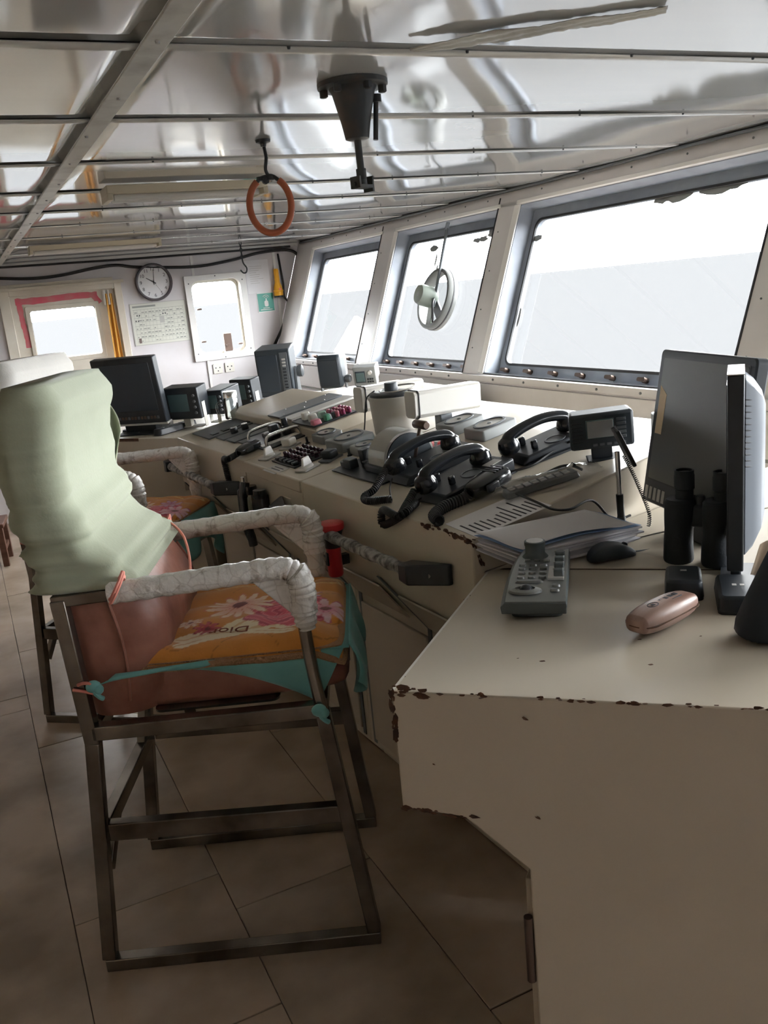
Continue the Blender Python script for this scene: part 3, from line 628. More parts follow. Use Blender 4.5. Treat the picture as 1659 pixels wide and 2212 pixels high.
        for y in (-.018, .495):
            b = MB(); b.tube([(.19 + .018 * math.cos(a_ * .7), y + (.0 if y < 0 else .0) + .032 * math.sin(a_ * .7), 1.0 + .028 * math.sin(a_ * .7 + 1.2) + .001 * a_) for a_ in range(19)], .004, 6)
            b.build('cord_knot', K['cord'], cv)
    # teal stretch cloth tied under the cushion
    tc_ = thing('seat_cloth', 'teal stretch cloth tied with knots round the seat of the ' + ('green backed' if kind == 1 else 'white backed') + ' chair', 'cloth', M)
    def top(u, v): return (.14 + .55 * u, .02 + .46 * v, .7945 + .002 * noise.noise(V((u * 8, v * 8, 1))))
    MB().grid(top, 20, 20).build('cloth', K['teal_cloth'], tc_, solid=.002, ang=80)
    def skirt(side_):
        y = .024 if side_ == 0 else .476; sg = -1 if side_ == 0 else 1
        def f(u, v):
            x0 = .105 + .50 * u; lo_ = [.775, .655][0] * (1 - u) + .665 * u + .052 * math.sin(math.pi * min(1, u * 1.02)) ** .8
            xt = .15 + .53 * u; zt = .799
            x = xt * (1 - v) + x0 * v; z = zt * (1 - v) + lo_ * v
            k_ = max(0, 1 - u / .55); y2 = y + sg * .034 * k_ * k_ * (3 - 2 * k_)
            return (x, y2 + sg * (.010 * math.sin(v * math.pi) + .006 * math.sin(u * 30 + v * 4) * v * (1 - v) * 2 + .000 * v), z)
        return MB().grid(f, 40, 12)
    for s in (0, 1):
        skirt(s).build('skirt', K['teal_cloth'], tc_, solid=.003, ang=80)
    def frontf(u, v): return (.69 + .02 * math.sin(v * 2.5) + .018 * math.sin(u * 19) * v, .03 + .44 * u, .80 - (.10 + .10 * u + .05 * math.sin(u * 7)) * v)
    MB().grid(frontf, 26, 10).build('skirt', K['teal_cloth'], tc_, solid=.003, ang=80)
    for y, s in ((-.022, -1), (.522, 1)):
        for x, z in ((.098, .778), (.606, .662)):
            b = MB(); b.sphere((x, y, z), .017, k=(1.1, .8, .9)); b.sphere((x + .012, y + s * .004, z - .006), .012); b.tube(smooth_path([(x, y, z), (x + .01, y + s * .008, z - .02), (x + .022, y + s * .006, z - .030)], 4), [.008] * 4 + [.006] * 4 + [.003], 8); b.build('knot', K['teal_cloth'], tc_)
        b = MB(); b.tube(smooth_path([(.062, y * .9, .785), (.08, y * 1.1, .79), (.098, y * 1.3, .785), (.10, y * 1.25, .765), (.075, y * 1.1, .770), (.05, y, .775)], 6), .004, 6); b.build('tie_cord', K['cord'], tc_)
    # printed cushion
    cu = thing('seat_cushion', ('orange flower printed plush cushion on the green backed chair' if kind == 1 else 'orange plush cushion with red flower on the white backed chair'), 'cushion', M, 'printed seat cushions')
    NU, NV = 110, 110
    def sh(u, v):       # u side, v forward
        y = .016 + .475 * u; x = .195 + .485 * v
        e_ = min(u, 1 - u, v, 1 - v); r_ = min(1, e_ / .05)
        # rounded corners
        cxn, cyn = abs(u - .5) * 2, abs(v - .5) * 2
        k = 1 - .035 * (cxn ** 6 * cyn ** 6)
        puff = .006 * abs(math.sin(u * 14 + .6 * math.sin(v * 12))) + .004 * abs(math.sin(v * 13 + u * 3))
        z = .803 + .020 * math.sqrt(max(0, 1 - (1 - r_) ** 2)) + puff * r_ + .006 * noise.noise(V((u * 4, v * 4, 9)))
        z -= .030 * max(0, v - .86) / .14 * (1 if u < .3 else .5) + .012 * max(0, .08 - u) / .08
        return (.44 + (x - .44) * k, .245 + (y - .245) * k, z)
    b = MB(); b.grid(sh, NU, NV); me = b.mesh('top', 60)
    a_ = me.color_attributes.new('print', 'FLOAT_COLOR', 'POINT')
    for i in range(NU):
        for j in range(NV): a_.data[i * NV + j].color = (*cush_col(i / (NU - 1), j / (NV - 1)), 1)
    obj('top', me, K['cushion'], cu)
    rim = [sh(i / 40, 0) for i in range(40)] + [sh(1, i / 40) for i in range(40)] + [sh(1 - i / 40, 1) for i in range(40)] + [sh(0, 1 - i / 40) for i in range(40)]
    MB().tube([(p[0], p[1], p[2] - .003) for p in rim], .0085, 8, closed=True).build('braid_edge', K['piping'], cu)
    MB().prism([(p[0], p[1]) for p in rim], .7985, .802).build('backing', K['piping'], cu)
    return t
H1 = V((.054, 2.06, 0)); hd = V((.91436, -.40491, 0)).normalized()
chair(frame(H1, hd, z=(0, 0, 1)), 'tall steel helm chair with brown leather seat under a green cover', K['green_cloth'], 'pale green cotton cover pulled over a chair backrest', 1)
H2 = V((.055, 3.655, 0)); hd2 = V((.78, -.625, 0)).normalized()
c2 = chair(frame(H2, hd2, z=(0, 0, 1)) @ Matrix.Diagonal((.955, .955, 1, 1)), 'tall steel helm chair standing by the console under a white cover', K['white_cloth'], 'white cotton cover pulled over a chair backrest', 2)
def drape(u, v): return (.68 - .12 * u + .02 * math.sin(v * 5), -.035 - .012 * math.sin(u * 14), .76 - (.13 + .07 * math.sin(u * 5 + 1)) * v)
rc = MB().grid(drape, 20, 10).build('cloth', K['red_cloth'], None, solid=.003, ang=80); rc.name = 'hanging_cloth'; rc.matrix_world = frame(H2, hd2, z=(0, 0, 1)) @ Matrix.Diagonal((.955, .955, 1, 1)); tag(rc, 'dark red cloth hanging from the seat of the white backed chair', 'cloth')
# letters on the printed cushion
CMt = frame(H1, hd, z=(0, 0, 1))
text('Dior', .052, mat('brown_print', (.20, .045, .02), .8), [o for o in bpy.data.objects if o.name.startswith('seat_cushion')][0], Matrix(((0, -1, 0, .40), (1, 0, 0, .115), (0, 0, 1, .831), (0, 0, 0, 1))) @ RZ(90))
# ================================================================== console fittings
def mono(b, name, label, cat, mt, M=None, group=None, bev=0, **k):
    o = b.build(name, mt, None, bev=bev, **k)
    if M is not None: o.matrix_world = M
    return tag(o, label, cat, group)
def helix(path, Rr, turns, per=10):
    path = smooth_path(path, 12); L = [0]
    for a, c in zip(path, path[1:]): L.append(L[-1] + (c - a).length)
    out = []; N = turns * per; up = None
    for i in range(N + 1):
        s = L[-1] * i / N; k = next((j for j in range(len(L) - 1) if L[j + 1] >= s), len(L) - 2)
        u = (s - L[k]) / max(1e-9, L[k + 1] - L[k]); p = path[k].lerp(path[k + 1], u); t = (path[k + 1] - path[k]).normalized()
        if up is None: up = V((0, 0, 1)) if abs(t.z) < .9 else V((1, 0, 0))
        up = (up - t * up.dot(t)).normalized(); sd = t.cross(up); a = 2 * math.pi * i / per
        out.append(p + sd * (Rr * math.cos(a)) + up * (Rr * math.sin(a)))
    return out
CMq = CM.to_3x3()
def c3(px_, py_, h): p, q = con(px_, py_, h); return V((p, q, h))
def dirrot(a, b_): return math.degrees(math.atan2(b_.y - a.y, b_.x - a.x))
# ---- telephones
def phone(a, b_, label, cord, base=(.235, .15), small=False):
    """a, b_: console points under mouth and ear piece"""
    mid = (a + b_) / 2; t = thing('telephone', label, 'telephone', onc(mid.x, mid.y, 0, dirrot(a, b_)), 'black bridge telephones')
    lx, ly = base
    MB().prism(rrect(lx + .02, ly + .02, .008), .0005, .006, TR(.02, 0, 0)).build('base_plate', K['black'], t)
    b = MB(); b.prism([(-lx / 2, .004), (lx / 2 + .03, .004), (lx / 2 + .03, .038), (-lx / 2 + .02, .026)], -ly / 2, ly / 2, MXZ); b.build('body', K['black'], t, bev=.005)
    MB().lathe([(.030, .033), (.029, .0345), (.024, .0345), (.024, .0325)], 24, TR(.035, -.028, .0) @ RY(-3)).build('dial_ring', K['greyd'], t)
    MB().bx((.075, -.06, .0345), (.12, -.03, .0362)).build('number_card', K['lgrey'], t, M=RY(-3))
    for y in (-.035, .035): MB().bx((-.045, y * .9 - .006, .028), (-.028, y * .9 + .006, .052)).build('hook', K['blackg'], t, bev=.003)
    hs = thing('telephone_handset', 'x', 'x'); hs.parent = t
    del hs['label'], hs['category']; hs.name = 'handset'
    pts = smooth_path([(-.100, 0, .060), (-.085, 0, .078), (-.03, 0, .090), (.03, 0, .092), (.085, 0, .080), (.100, 0, .062)], 6); n_ = len(pts)
    MB().tube(pts, [.0235 - .0055 * math.sin(math.pi * i / (n_ - 1)) for i in range(n_)], 12, flat=.80).build('grip', K['blackg'], hs)
    for x, s in ((-.102, -1), (.102, 1)):
        M2 = TR(x * .97, 0, .060) @ RY(s * 12); MB().lathe([(.012, .018), (.025, .010), (.030, -.004), (.0305, -.020), (.026, -.027)], 20, M2).build('mouth_cup' if s < 0 else 'ear_cup', K['blackg'], hs)
    if cord:
        Mi = t.matrix_world.inverted(); pts = [Mi @ (CM @ V(p)) for p in cord]
        MB().tube(helix(pts, .0085, int(sum((V(x) - V(y)).length for x, y in zip(pts, pts[1:])) / .0062)), .0028, 5).build('coiled_cord', K['rubber'], t)
        end = V(pts[-1]); MB().tube(smooth_path([end, (end + V((-lx / 2, .02, .01))) / 2 + V((0, 0, .004)), (-lx / 2 + .01, .02, .012)], 8), .0025, 6).build('cord_lead', K['rubber'], t)
    return t
p1a, p1b = c3(852, 1030, .02), c3(985, 975, .02); p2a, p2b = c3(918, 1072, .02), c3(1050, 1008, .02); p3a, p3b = c3(1108, 985, .02), c3(1225, 940, .02)
phone(p1a, p1b, 'black telephone beside the clear covered lever drum', [c3(838, 1005, .055), c3(810, 1055, .02), c3(788, 1072, .012), c3(795, 1082, .012), c3(845, 1078, .012)])
phone(p2a, p2b, 'black telephone with its coiled cord hanging over the console edge', [c3(895, 1060, .04), c3(878, 1090, .02), c3(860, 1115, .012), V((-.008, .395, .006)), V((-.020, .40, -.02)), V((-.018, .385, -.03)), c3(870, 1112, .012), c3(900, 1085, .012)])
phone(p3a, p3b, 'black telephone at the back of the console near the window', None, (.20, .13))
# ---- hand microphones
def fist_mic(M, label, cord, scale=1):
    t = thing('hand_microphone', label, 'microphone', M @ Matrix.Scale(scale, 4))
    secs = []
    for x, w, h in ((-.052, .030, .022), (-.044, .042, .032), (-.01, .056, .040), (.030, .058, .042), (.052, .050, .036), (.058, .036, .024)):
        secs.append([(x, p[0], .020 + p[1]) for p in rrect(w, h, min(w, h) * .42, 4)])
    b = MB(); b.hull(secs); b.build('shell', K['blackg'], t, sub=1)
    for k in range(4): MB().bx((.012 + k * .009, -.018, .0395), (.016 + k * .009, .018, .0412)).build('grille_slot', K['black'], t)
    MB().bx((-.03, -.033, .012), (.005, -.027, .028)).build('talk_key', K['black'], t, bev=.003)
    Mi = (M @ Matrix.Scale(scale, 4)).inverted(); pts = [Mi @ (CM @ V(p)) for p in cord]; pts[0] = V((-.05, 0, .018))
    Ln = sum((V(x) - V(y)).length for x, y in zip(pts, pts[1:]))
    MB().tube(helix(pts, .0095, int(Ln / .0068)), .0031, 5).build('coiled_cord', K['rubber'], t)
    return t
m1a, m1b = c3(1020, 1075, .01), c3(1085, 1038, .01); mm = (m1a + m1b) / 2
fist_mic(onc(mm.x, mm.y, .001, dirrot(m1a, m1b)), 'black hand microphone lying with a thick coiled cord beside the telephones', [m1a, c3(1000, 1078, .014), c3(960, 1095, .014), c3(938, 1113, .014), c3(948, 1125, .014)], 1.28)
m1a, m1b = c3(520, 985, .005), c3(553, 968, .005); mm = (m1a + m1b) / 2
fist_mic(onc(mm.x, mm.y, .001, dirrot(m1a, m1b)), 'black hand microphone with its coil hanging over the console edge', [m1a, c3(505, 985, .012), c3(492, 992, .012), V((-.018, 1.66, -.01)), V((-.022, 1.665, -.06)), V((-.025, 1.66, -.10)), V((-.028, 1.64, -.125))])
# ---- lever drum on its plate
pl_ = thing('lever_drum', 'half round engine lever drum under a clear cover with a T handle', 'control', CM @ TR(.10, .602, 0))
MB().bx((0, 0, .0005), (.315, .325, .006)).build('mounting_plate', K['black'], pl_, bev=.001)
K['plastic_clear'] = glass_mat('clear_plastic_cover', (.86, .86, .84), 1.0, .08)
bx0 = MB(); bx0.bx((.045, .045, .006), (.245, .175, .028)); bx0.build('drum_base', K['black'], pl_, bev=.004)
half = [(.145 + .092 * math.cos(math.pi * i / 24), .028 + .088 * math.sin(math.pi * i / 24)) for i in range(25)]
b = MB(); b.prism([(.145 + (x - .145) * .86, .028 + (z - .028) * .86) for x, z in half], .055, .165, MXZ); b.build('drum', K['dark'], pl_)
inn = [(.145 + (x - .145) * .97, .028 + (z - .028) * .97) for x, z in half]
K['scale_band'] = mat('scale_band', (.50, .47, .43), .30)
MB().prism([(.145 + (x - .145) * .955, .028 + (z - .028) * .955) for x, z in half] + [(.145 + (x - .145) * .865, .028 + (z - .028) * .865) for x, z in half[::-1]], .06, .16, MXZ).build('scale_band', K['scale_band'], pl_)
MB().prism(half + inn[::-1], .052, .168, MXZ).build('clear_cover', K['glass'], pl_)
b = MB(); b.cyl((.15, .035, .03), (.190, .030, .118), .0055, n=10); lv = b.build('lever', K['brass'], pl_)
b = MB(); b.tube([(.191, -.006, .120), (.191, 0, .120), (.191, .056, .120), (.191, .062, .120)], [.010, .0135, .0135, .010], 14); b.build('handle', K['brass'], lv)
for i, (x, y, sx_, sy_, h) in enumerate([(.03, .24, .03, .05, .03), (.075, .225, .028, .035, .05), (.03, .285, .025, .03, .02), (.11, .25, .04, .03, .035), (.06, .20, .02, .02, .02)]):
    MB().bx((x, y, .006), (x + sx_, y + sy_, .006 + h)).build('switch', K['black'], pl_, bev=.003)
for i, (x, y) in enumerate([(.27, .06), (.285, .10), (.27, .14), (.29, .17)]): MB().lathe([(.011, .006), (.011, .022), (.008, .026)], 14, TR(x, y, 0)).build('button', K['red'], pl_)
b = MB(); b.tube(smooth_path([(.262, .02, .012), (.275, .05, .02), (.265, .09, .012)], 5), .010, 8); b.build('rag', mat('pink_rag', (.55, .30, .36), .8), pl_)
# ---- gauges
def gauge(p, q, lp, lq, h, label, open_=False):
    t = thing('gauge_box', label, 'gauge', CM @ TR(p, q, .0005)); hp = lp / 2
    MB().prism(rrect(lp, lq, .010), 0, h, None, .97).build('housing', K['grey'], t, bev=.003)
    k = 20; ov = [(lp * .40 * math.cos(2 * math.pi * i / k), lq * .40 * math.sin(2 * math.pi * i / k)) for i in range(k)]
    MB().ring(ov, [(x * .86, y * .86) for x, y in ov], h, h + .004).build('bezel_ring', K['greyd'], t)
    MB().prism([(x * .86, y * .86) for x, y in ov], h - .001, h + .001).build('dial_face', K['lgrey'] if not open_ else K['grey'], t)
    MB().lathe([(.007, h + .001), (.006, h + .003)], 12).build('dimmer_knob', K['black'], t)
    return t
gauge(.545, .825, .135, .105, .034, 'grey gauge box beside the white cylinder housing')
gauge(.548, .660, .14, .11, .034, 'grey gauge box next to the rear telephone')
gauge(.285, 1.325, .085, .11, .030, 'grey gauge box beside the raised key bank')
gauge(.285, 1.14, .135, .14, .034, 'largest grey gauge box above the purple push buttons')
gauge(.265, .985, .085, .09, .030, 'small grey gauge box beside the lever drum')
# ---- purple push button panel
K['purple'] = mat('dark_purple_button', (.055, .022, .035), .25)
bp_ = thing('button_panel', 'black plate with rows of round purple push buttons', 'control panel', CM @ TR(.05, 1.12, 0))
MB().bx((0, 0, .0005), (.14, .20, .005)).build('plate', K['black'], bp_, bev=.001)
for i in range(4):
    for j in range(6):
        if i == 0 and j < 0: continue
        MB().lathe([(.0085, .005), (.0085, .009), (.0065, .011), (.0065, .018), (.008, .020), (.0065, .024), (.003, .025)], 10, TR(.048 + i * .026, .022 + j * .031 + (i % 2) * .006, 0)).build('button', K['purple'], bp_)
for j in range(5): MB().bx((.010, .02 + j * .036, .005), (.030, .044 + j * .036, .014)).build('rocker', K['black'], bp_, bev=.002)
# ---- single switches
def rotary(px_, py_, label, mt, base, kind=0, group=None):
    c = c3(px_, py_, 0); t = thing('rotary_switch', label, 'switch', onc(c.x, c.y, .0005, 20), group)
    if base: MB().prism(rrect(.075, .055, .006), 0, .006).build('base_plate', base, t, bev=.001)
    if kind == 0:
        MB().lathe([(.022, .006), (.021, .012), (.017, .014)], 18).build('collar', mt, t); MB().hull([[(-.022, -.006, .012), (.022, -.006, .012), (.022, .006, .012), (-.022, .006, .012)], [(-.014, -.004, .040), (.016, -.004, .040), (.016, .004, .040), (-.014, .004, .040)]]).build('knob', mt, t, bev=.003)
    elif kind == 1:
        MB().bx((-.02, -.024, .006), (.02, .024, .034)).build('knob', mt, t, bev=.006)
    else:
        MB().lathe([(.009, 0), (.009, .004), (.005, .006), (.004, .022), (.006, .026)], 10).build('toggle', mt, t)
    return t
rotary(583, 988, 'white rotary knob beside the black hand microphone', K['white'], K['lgrey'])
rotary(627, 965, 'white rotary knob between chrome handles and purple buttons', K['offwhite'], K['lgrey'], 1)
rotary(665, 1012, 'white lever knob at the front of the purple button plate', K['white'], K['lgrey'])
rotary(715, 992, 'black rotary knob between purple buttons and lever drum', K['black'], K['greyd'], 1)
rotary(665, 958, 'black toggle switch above the purple buttons', K['black'], None, 2)
rotary(756, 985, 'black toggle switch beside the black rotary knob', K['black'], None, 2)
c = c3(596, 1014, 0); lc = thing('label_card', 'small printed card at the front of the purple button plate', 'card', onc(c.x, c.y, .0004, 0)); MB().bx((-.03, -.055, 0), (.03, .055, .001)).build('card', K['lgrey'], lc)
for k in range(3): MB().bx((-.018 + k * .014, -.04, .001), (-.014 + k * .014, .035, .0013)).build('text_line', K['print'], lc)
# ---- plates with chrome handles on the left unit
def plate(pxs, label, mt=K['greyd']):
    t = thing('control_panel', label, 'control panel', CM @ TR(pxs[0], pxs[2], .0005)); MB().bx((0, 0, 0), (pxs[1] - pxs[0], pxs[3] - pxs[2], .006)).build('plate', mt, t, bev=.0015); return t
def handle(t, x0, x1, y, h):
    MB().tube(smooth_path([(x0, y, .006), (x0 + .004, y, h * .7), (x0 + .025, y, h), (x1 - .025, y, h), (x1 - .004, y, h * .7), (x1, y, .006)], 5), .006, 10).build('handle', K['chrome'], t)
t = plate((.10, .29, 1.50, 1.80), 'dark panel with two arched chrome handles', K['black'])
handle(t, .02, .17, .03, .045); handle(t, .02, .17, .22, .045)
for x, y, s_, h in ((.05, .10, .03, .03), (.09, .13, .035, .05), (.13, .10, .03, .035), (.07, .17, .03, .02), (.12, .18, .025, .03), (.15, .14, .02, .06)): MB().bx((x, y, .006), (x + s_, y + s_, .006 + h)).build('switch', K['black'], t, bev=.004)
MB().bx((.01, .05, .006), (.175, .09, .008)).build('light_strip', K['white'], t)
t = plate((.09, .27, 1.82, 1.92), 'narrow grey panel next to the chrome handled one')
t = plate((.085, .27, 1.935, 2.04), 'grey panel with two silver topped knobs')
for x, y in ((.07, .05), (.12, .05)): 
    k_ = MB().lathe([(.016, .006), (.016, .026), (.014, .03)], 16, TR(x, y, 0)).build('knob', K['black'], t); MB().lathe([(.014, .0302), (.012, .0325)], 16, TR(x, y, 0)).build('cap', K['chrome'], k_)
t = plate((.06, .28, 2.06, 2.30), 'wide dark panel under the glass mug')
for k in range(4): MB().bx((.03 + k * .05, .03, .006), (.06 + k * .05, .07, .010)).build('key', K['black'], t, bev=.001)
# ---- key bank panels
BM = CM @ TR(0, 0, .043)
t = thing('key_panel', 'black panel of white, green and pink keys on the raised bank', 'control panel', BM @ TR(.275, 1.40, 0))
MB().bx((0, 0, .0002), (.19, .21, .005)).build('plate', K['black'], t, bev=.001)
K['kgreen'] = mat('green_key', (.06, .25, .14), .4); K['kpink'] = mat('pink_key', (.42, .12, .16), .35); K['kmint'] = mat('mint_key', (.36, .50, .42), .4); K['kmag'] = mat('magenta_key', (.32, .07, .14), .3)
for px_, py_, mt, s_, h in [(662, 904, 'offwhite', .032, .030), (677, 908, 'offwhite', .032, .030), (690, 918, 'kpink', .036, .020), (696, 922, 'kmag', .034, .018), (697, 899, 'kmint', .030, .024), (709, 905, 'kmint', .024, .022), (717, 907, 'kgreen', .026, .024), (727, 908, 'greyd', .026, .022), (708, 893, 'kgreen', .022, .02), (722, 898, 'greyd', .02, .02)]:
    c = t.matrix_world.inverted() @ (CM @ c3(px_, py_, .052)); x, y = max(.02, min(.17, c.x)), max(.02, min(.19, c.y))
    MB().prism(rrect(s_, s_, .005, 3, x, y), .005, .005 + h, None, .85).build('key', K[mt], t, bev=.003)
for i in range(3):
    for j in range(4): MB().lathe([(.008, .005), (.008, .018), (.0095, .020), (.007, .027)], 10, TR(.115 + i * .026, .022 + j * .026, 0)).build('button', K['kmag'] if (i + j) % 3 else K['kpink'], t)
t = thing('cover_plate', 'long pale plate lying on the raised key bank', 'plate', BM @ TR(.285, 1.635, 0)); MB().bx((0, 0, .0002), (.30, .085, .010)).build('plate', K['lgrey'], t, bev=.003)
t = thing('cover_plate', 'long dark plate lying on the raised key bank', 'plate', BM @ TR(.285, 1.76, 0)); MB().bx((0, 0, .0002), (.30, .13, .008)).build('plate', K['greyd'], t, bev=.002)
for k in range(6): MB().lathe([(.004, .008), (.003, .0105)], 8, TR(.03 + k * .048, .02 + .09 * (k % 2), 0)).build('screw', K['metal'], t)
# ---- white cylinder housing between two long white boxes
CZB = CV                    # upright frame
K['warmwhite'] = mat('cream_white_enamel', (.58, .56, .52), .35)
t = thing('compass_pot', 'grey white cylinder pot with black ringed lid between two long boxes', 'compass', CV @ TR(.43, 1.085, .064) @ Matrix.Scale(.86, 4))
MB().lathe([(.074, .0), (.082, .02), (.094, .150), (.099, .158), (.099, .166), (.092, .166)], 32).build('pot', K['warmwhite'], t)
MB().lathe([(.090, .160), (.090, .176), (.082, .182), (.03, .186)], 32).build('lid', K['black'], t)
b = MB(); b.tube([(.075 * math.cos(2 * math.pi * i / 32) + .03, .075 * math.sin(2 * math.pi * i / 32), .190 + .008 * math.cos(2 * math.pi * i / 32)) for i in range(32)], .004, 8, closed=True); b.build('rim_ring', K['chrome'], t)
MB().lathe([(.028, .184), (.028, .214), (.026, .218)], 20, TR(.0, 0, 0)).build('lid_knob', K['dark'], t)
MB().tube(smooth_path([(-.05, .05, .188), (-.085, .055, .165), (-.095, .06, .12), (-.088, .09, .06), (-.075, .13, .01), (-.06, .15, -.01)], 6), .003, 6).build('cable', K['rubber'], t)
def longbox(x0, q, z, label):
    t = thing('long_box', label, 'housing', CV @ TR(x0, q, z) @ Matrix.Diagonal((.80, 1, .92, 1)), 'long white boxes beside the pot')
    MB().prism([(-.032, .012), (-.02, 0), (.02, 0), (.032, .008), (.034, .085), (.026, .098), (-.026, .098), (-.034, .088)], 0, .33, Matrix(((0, 0, 1, 0), (1, 0, 0, 0), (0, 1, 0, 0), (0, 0, 0, 1)))).build('housing', K['warmwhite'], t, bev=.003)
    MB().prism([(-.036, .006), (-.02, -.003), (.02, -.003), (.035, .004), (.037, .089), (.028, .101), (-.028, .101), (-.037, .092)], .018, .022, Matrix(((0, 0, 1, 0), (1, 0, 0, 0), (0, 1, 0, 0), (0, 0, 0, 1)))).build('joint_band', K['rubber'], t)
    MB().bx((.13, -.02, -.075), (.19, .02, 0)).build('bracket', K['greyd'], t, bev=.004); MB().prism(rrect(.09, .07, .02, 4, .16, 0), -.082, -.074).build('foot', K['offwhite'], t)
    return t
longbox(.40, .915, .142, 'long white box on a bracket behind the grey gauge boxes'); longbox(.38, 1.25, .142, 'long white box on a bracket beside the raised key bank')
# ---- display heads behind the bank
def uprect(M, w, h, d, mt, t, name='housing', bev=.008, taper=1.0):
    b = MB(); b.hull([[(0 + 0, -w / 2, 0), (0, w / 2, 0), (0, w / 2, h), (0, -w / 2, h)], [(d, -w / 2 * taper, h * (1 - taper) / 2), (d, w / 2 * taper, h * (1 - taper) / 2), (d, w / 2 * taper, h * (1 + taper) / 2), (d, -w / 2 * taper, h * (1 + taper) / 2)]])
    return b.build(name, mt, t, bev=bev, M=M)
def face(t, y0, y1, z0, z1, x, mt, name, th=.003, bev=.002): return MB().bx((x - th, y0, z0), (x, y1, z1)).build(name, mt, t, bev=bev)
def head(px_, py_, z, w, h, d, yaw, tilt, label, mt, name='display_unit', lift=.03):
    c = oz(px_, py_, z); t = thing(name, label, 'display', TR(*c) @ RZ(yaw) @ TR(0, 0, lift) @ RY(tilt), None); return t
# radar display
zc = 1.026
t = head(602, 868, zc, 0, 0, 0, 60, -8, 'tall dark display with a column of keys on a yoke', None)
uprect(None, .20, .27, .20, K['dark'], t, taper=.95); face(t, -.025, .09, .03, .24, 0, K['screen'], 'screen'); face(t, -.085, -.04, .02, .25, 0, K['greyd'], 'key_column')
for k in range(10): MB().bx((-.008, -.072, .045 + k * .018), (-.003, -.052, .055 + k * .018)).build('key', K['lgrey'] if k > 6 else K['black'], t, bev=.001)
MB().lathe([(.010, 0), (.009, .012)], 12, TR(-.003, -.062, .03) @ RY(-90)).build('dial', K['chrome'], t)
for s in (-1, 1): MB().prism([(.03, -.03), (.16, -.03), (.13, .13), (.08, .15)], s * .108 - .005, s * .108 + .005, MXZ).build('yoke', K['greyd'], t)
MB().lathe([(.030, 0), (.034, .01), (.034, .028), (.026, .034)], 20, TR(.105, -.113, .115) @ RX(90)).build('yoke_knob', K['greyd'], t)
MB().bx((.0, -.11, -.034), (.19, .11, -.024)).build('foot', K['black'], t, bev=.003)
# second display with rounded hood
t = head(717, 852, zc, 0, 0, 0, 48, -6, 'rounded dark monitor head on a knobbed swivel bracket', None)
uprect(None, .15, .20, .13, K['dark'], t, bev=.022, taper=.86); face(t, -.06, .06, .02, .17, .0005, K['screen'], 'screen')
uprect(TR(.12, 0, .03), .11, .15, .09, K['grey'], t, 'rear_case', .01, .8)
MB().lathe([(.020, 0), (.023, .008), (.023, .03), (.018, .034)], 18, TR(.06, -.075, .045) @ RX(90)).build('swivel_knob', K['greyd'], t)
MB().bx((.03, -.08, -.034), (.09, .08, -.026)).bx((.04, -.08, -.03), (.08, -.074, .06)).bx((.04, .074, -.03), (.08, .08, .06)).build('bracket', K['black'], t, bev=.003)
# small grey receiver
t = head(792, 845, zc, 0, 0, 0, 52, -14, 'small light grey receiver with a square screen and round dial', None)
uprect(None, .135, .115, .06, K['grey'], t, bev=.005); uprect(TR(.055, 0, .012), .12, .085, .10, K['lgrey'], t, 'rear_case', .006, .92)
face(t, -.005, .055, .022, .092, 0, K['screen'], 'screen'); face(t, .0, .05, .03, .085, -.0035, K['screen_teal'], 'lcd')
MB().lathe([(.013, 0), (.011, .014)], 14, TR(-.002, -.036, .083) @ RY(-90)).build('dial', K['lgrey'], t)
for i in range(3):
    for j in range(2): MB().bx((-.006, -.052 + i * .014, .022 + j * .016), (-.002, -.042 + i * .014, .032 + j * .016)).build('key', K['black'], t, bev=.001)
MB().bx((.01, -.05, -.034), (.08, .05, -.002)).build('foot', K['black'], t, bev=.003)
# ---- far port wing: big monitor and three small sets
def lcd(M, w, h, label, keys=True, name='monitor'):
    t = thing(name, label, 'monitor', M)
    b = MB(); b.bx((0, -w / 2, 0), (.045, w / 2, h)); b.build('housing', K['black'], t, bev=.006)
    b = MB(); b.bx((.03, -w * .36, h * .15), (.13, w * .36, h * .85)); b.build('rear_case', K['black'], t, bev=.01)
    face(t, -w / 2 + .028, w / 2 - .028, .062 if keys else .03, h - .028, .001, K['screen'], 'screen')
    MB().bx((.002, -w / 2 - .002, -.010), (.05, w / 2 + .002, .0)).build('lower_rail', K['lgrey'], t, bev=.002)
    if keys:
        for k in range(14): MB().bx((-.004, -w * .40 + k * w * .052, .022), (-.0005, -w * .40 + k * w * .052 + .011, .036)).build('key', K['brass'] if k % 3 else K['greyd'], t, bev=.001)
    MB().bx((.03, -w * .25, -.05), (.09, w * .25, -.008)).bx((-.02, -w * .33, -.056), (.15, w * .33, -.048)).build('stand', K['black'], t, bev=.003)
    return t
c = oz(298, 938, 1.03); lcd(TR(c.x, c.y, 1.080) @ RZ(50) @ RY(-9), .33, .32, 'large dark square monitor on the far wing desk by the door')
def smallset(px_, py_, w, h, d, yaw, label, z=1.03, lift=.045):
    c = oz(px_, py_, z); t = thing('electronic_set', label, 'electronics', TR(c.x, c.y, z + lift) @ RZ(yaw) @ RY(-6))
    uprect(None, w, h, d, K['black'], t, bev=.006); face(t, -w * .2, w * .36, h * .25, h * .80, .0005, K['screen_teal'], 'screen')
    for k in range(4): MB().lathe([(.007, 0), (.006, .008)], 10, TR(0, -w * .38, h * (.2 + .18 * k)) @ RY(-90)).build('key', K['greyd'], t)
    MB().bx((.01, -w * .45, -lift), (.06, w * .45, -lift + .006)).bx((.02, -w * .52, -lift), (.05, -w * .505, h * .5)).bx((.02, w * .505, -lift), (.05, w * .52, h * .5)).bx((.02, -w * .1, -lift), (.05, w * .1, 0)).build('bracket', K['offwhite'], t, bev=.002)
    return t
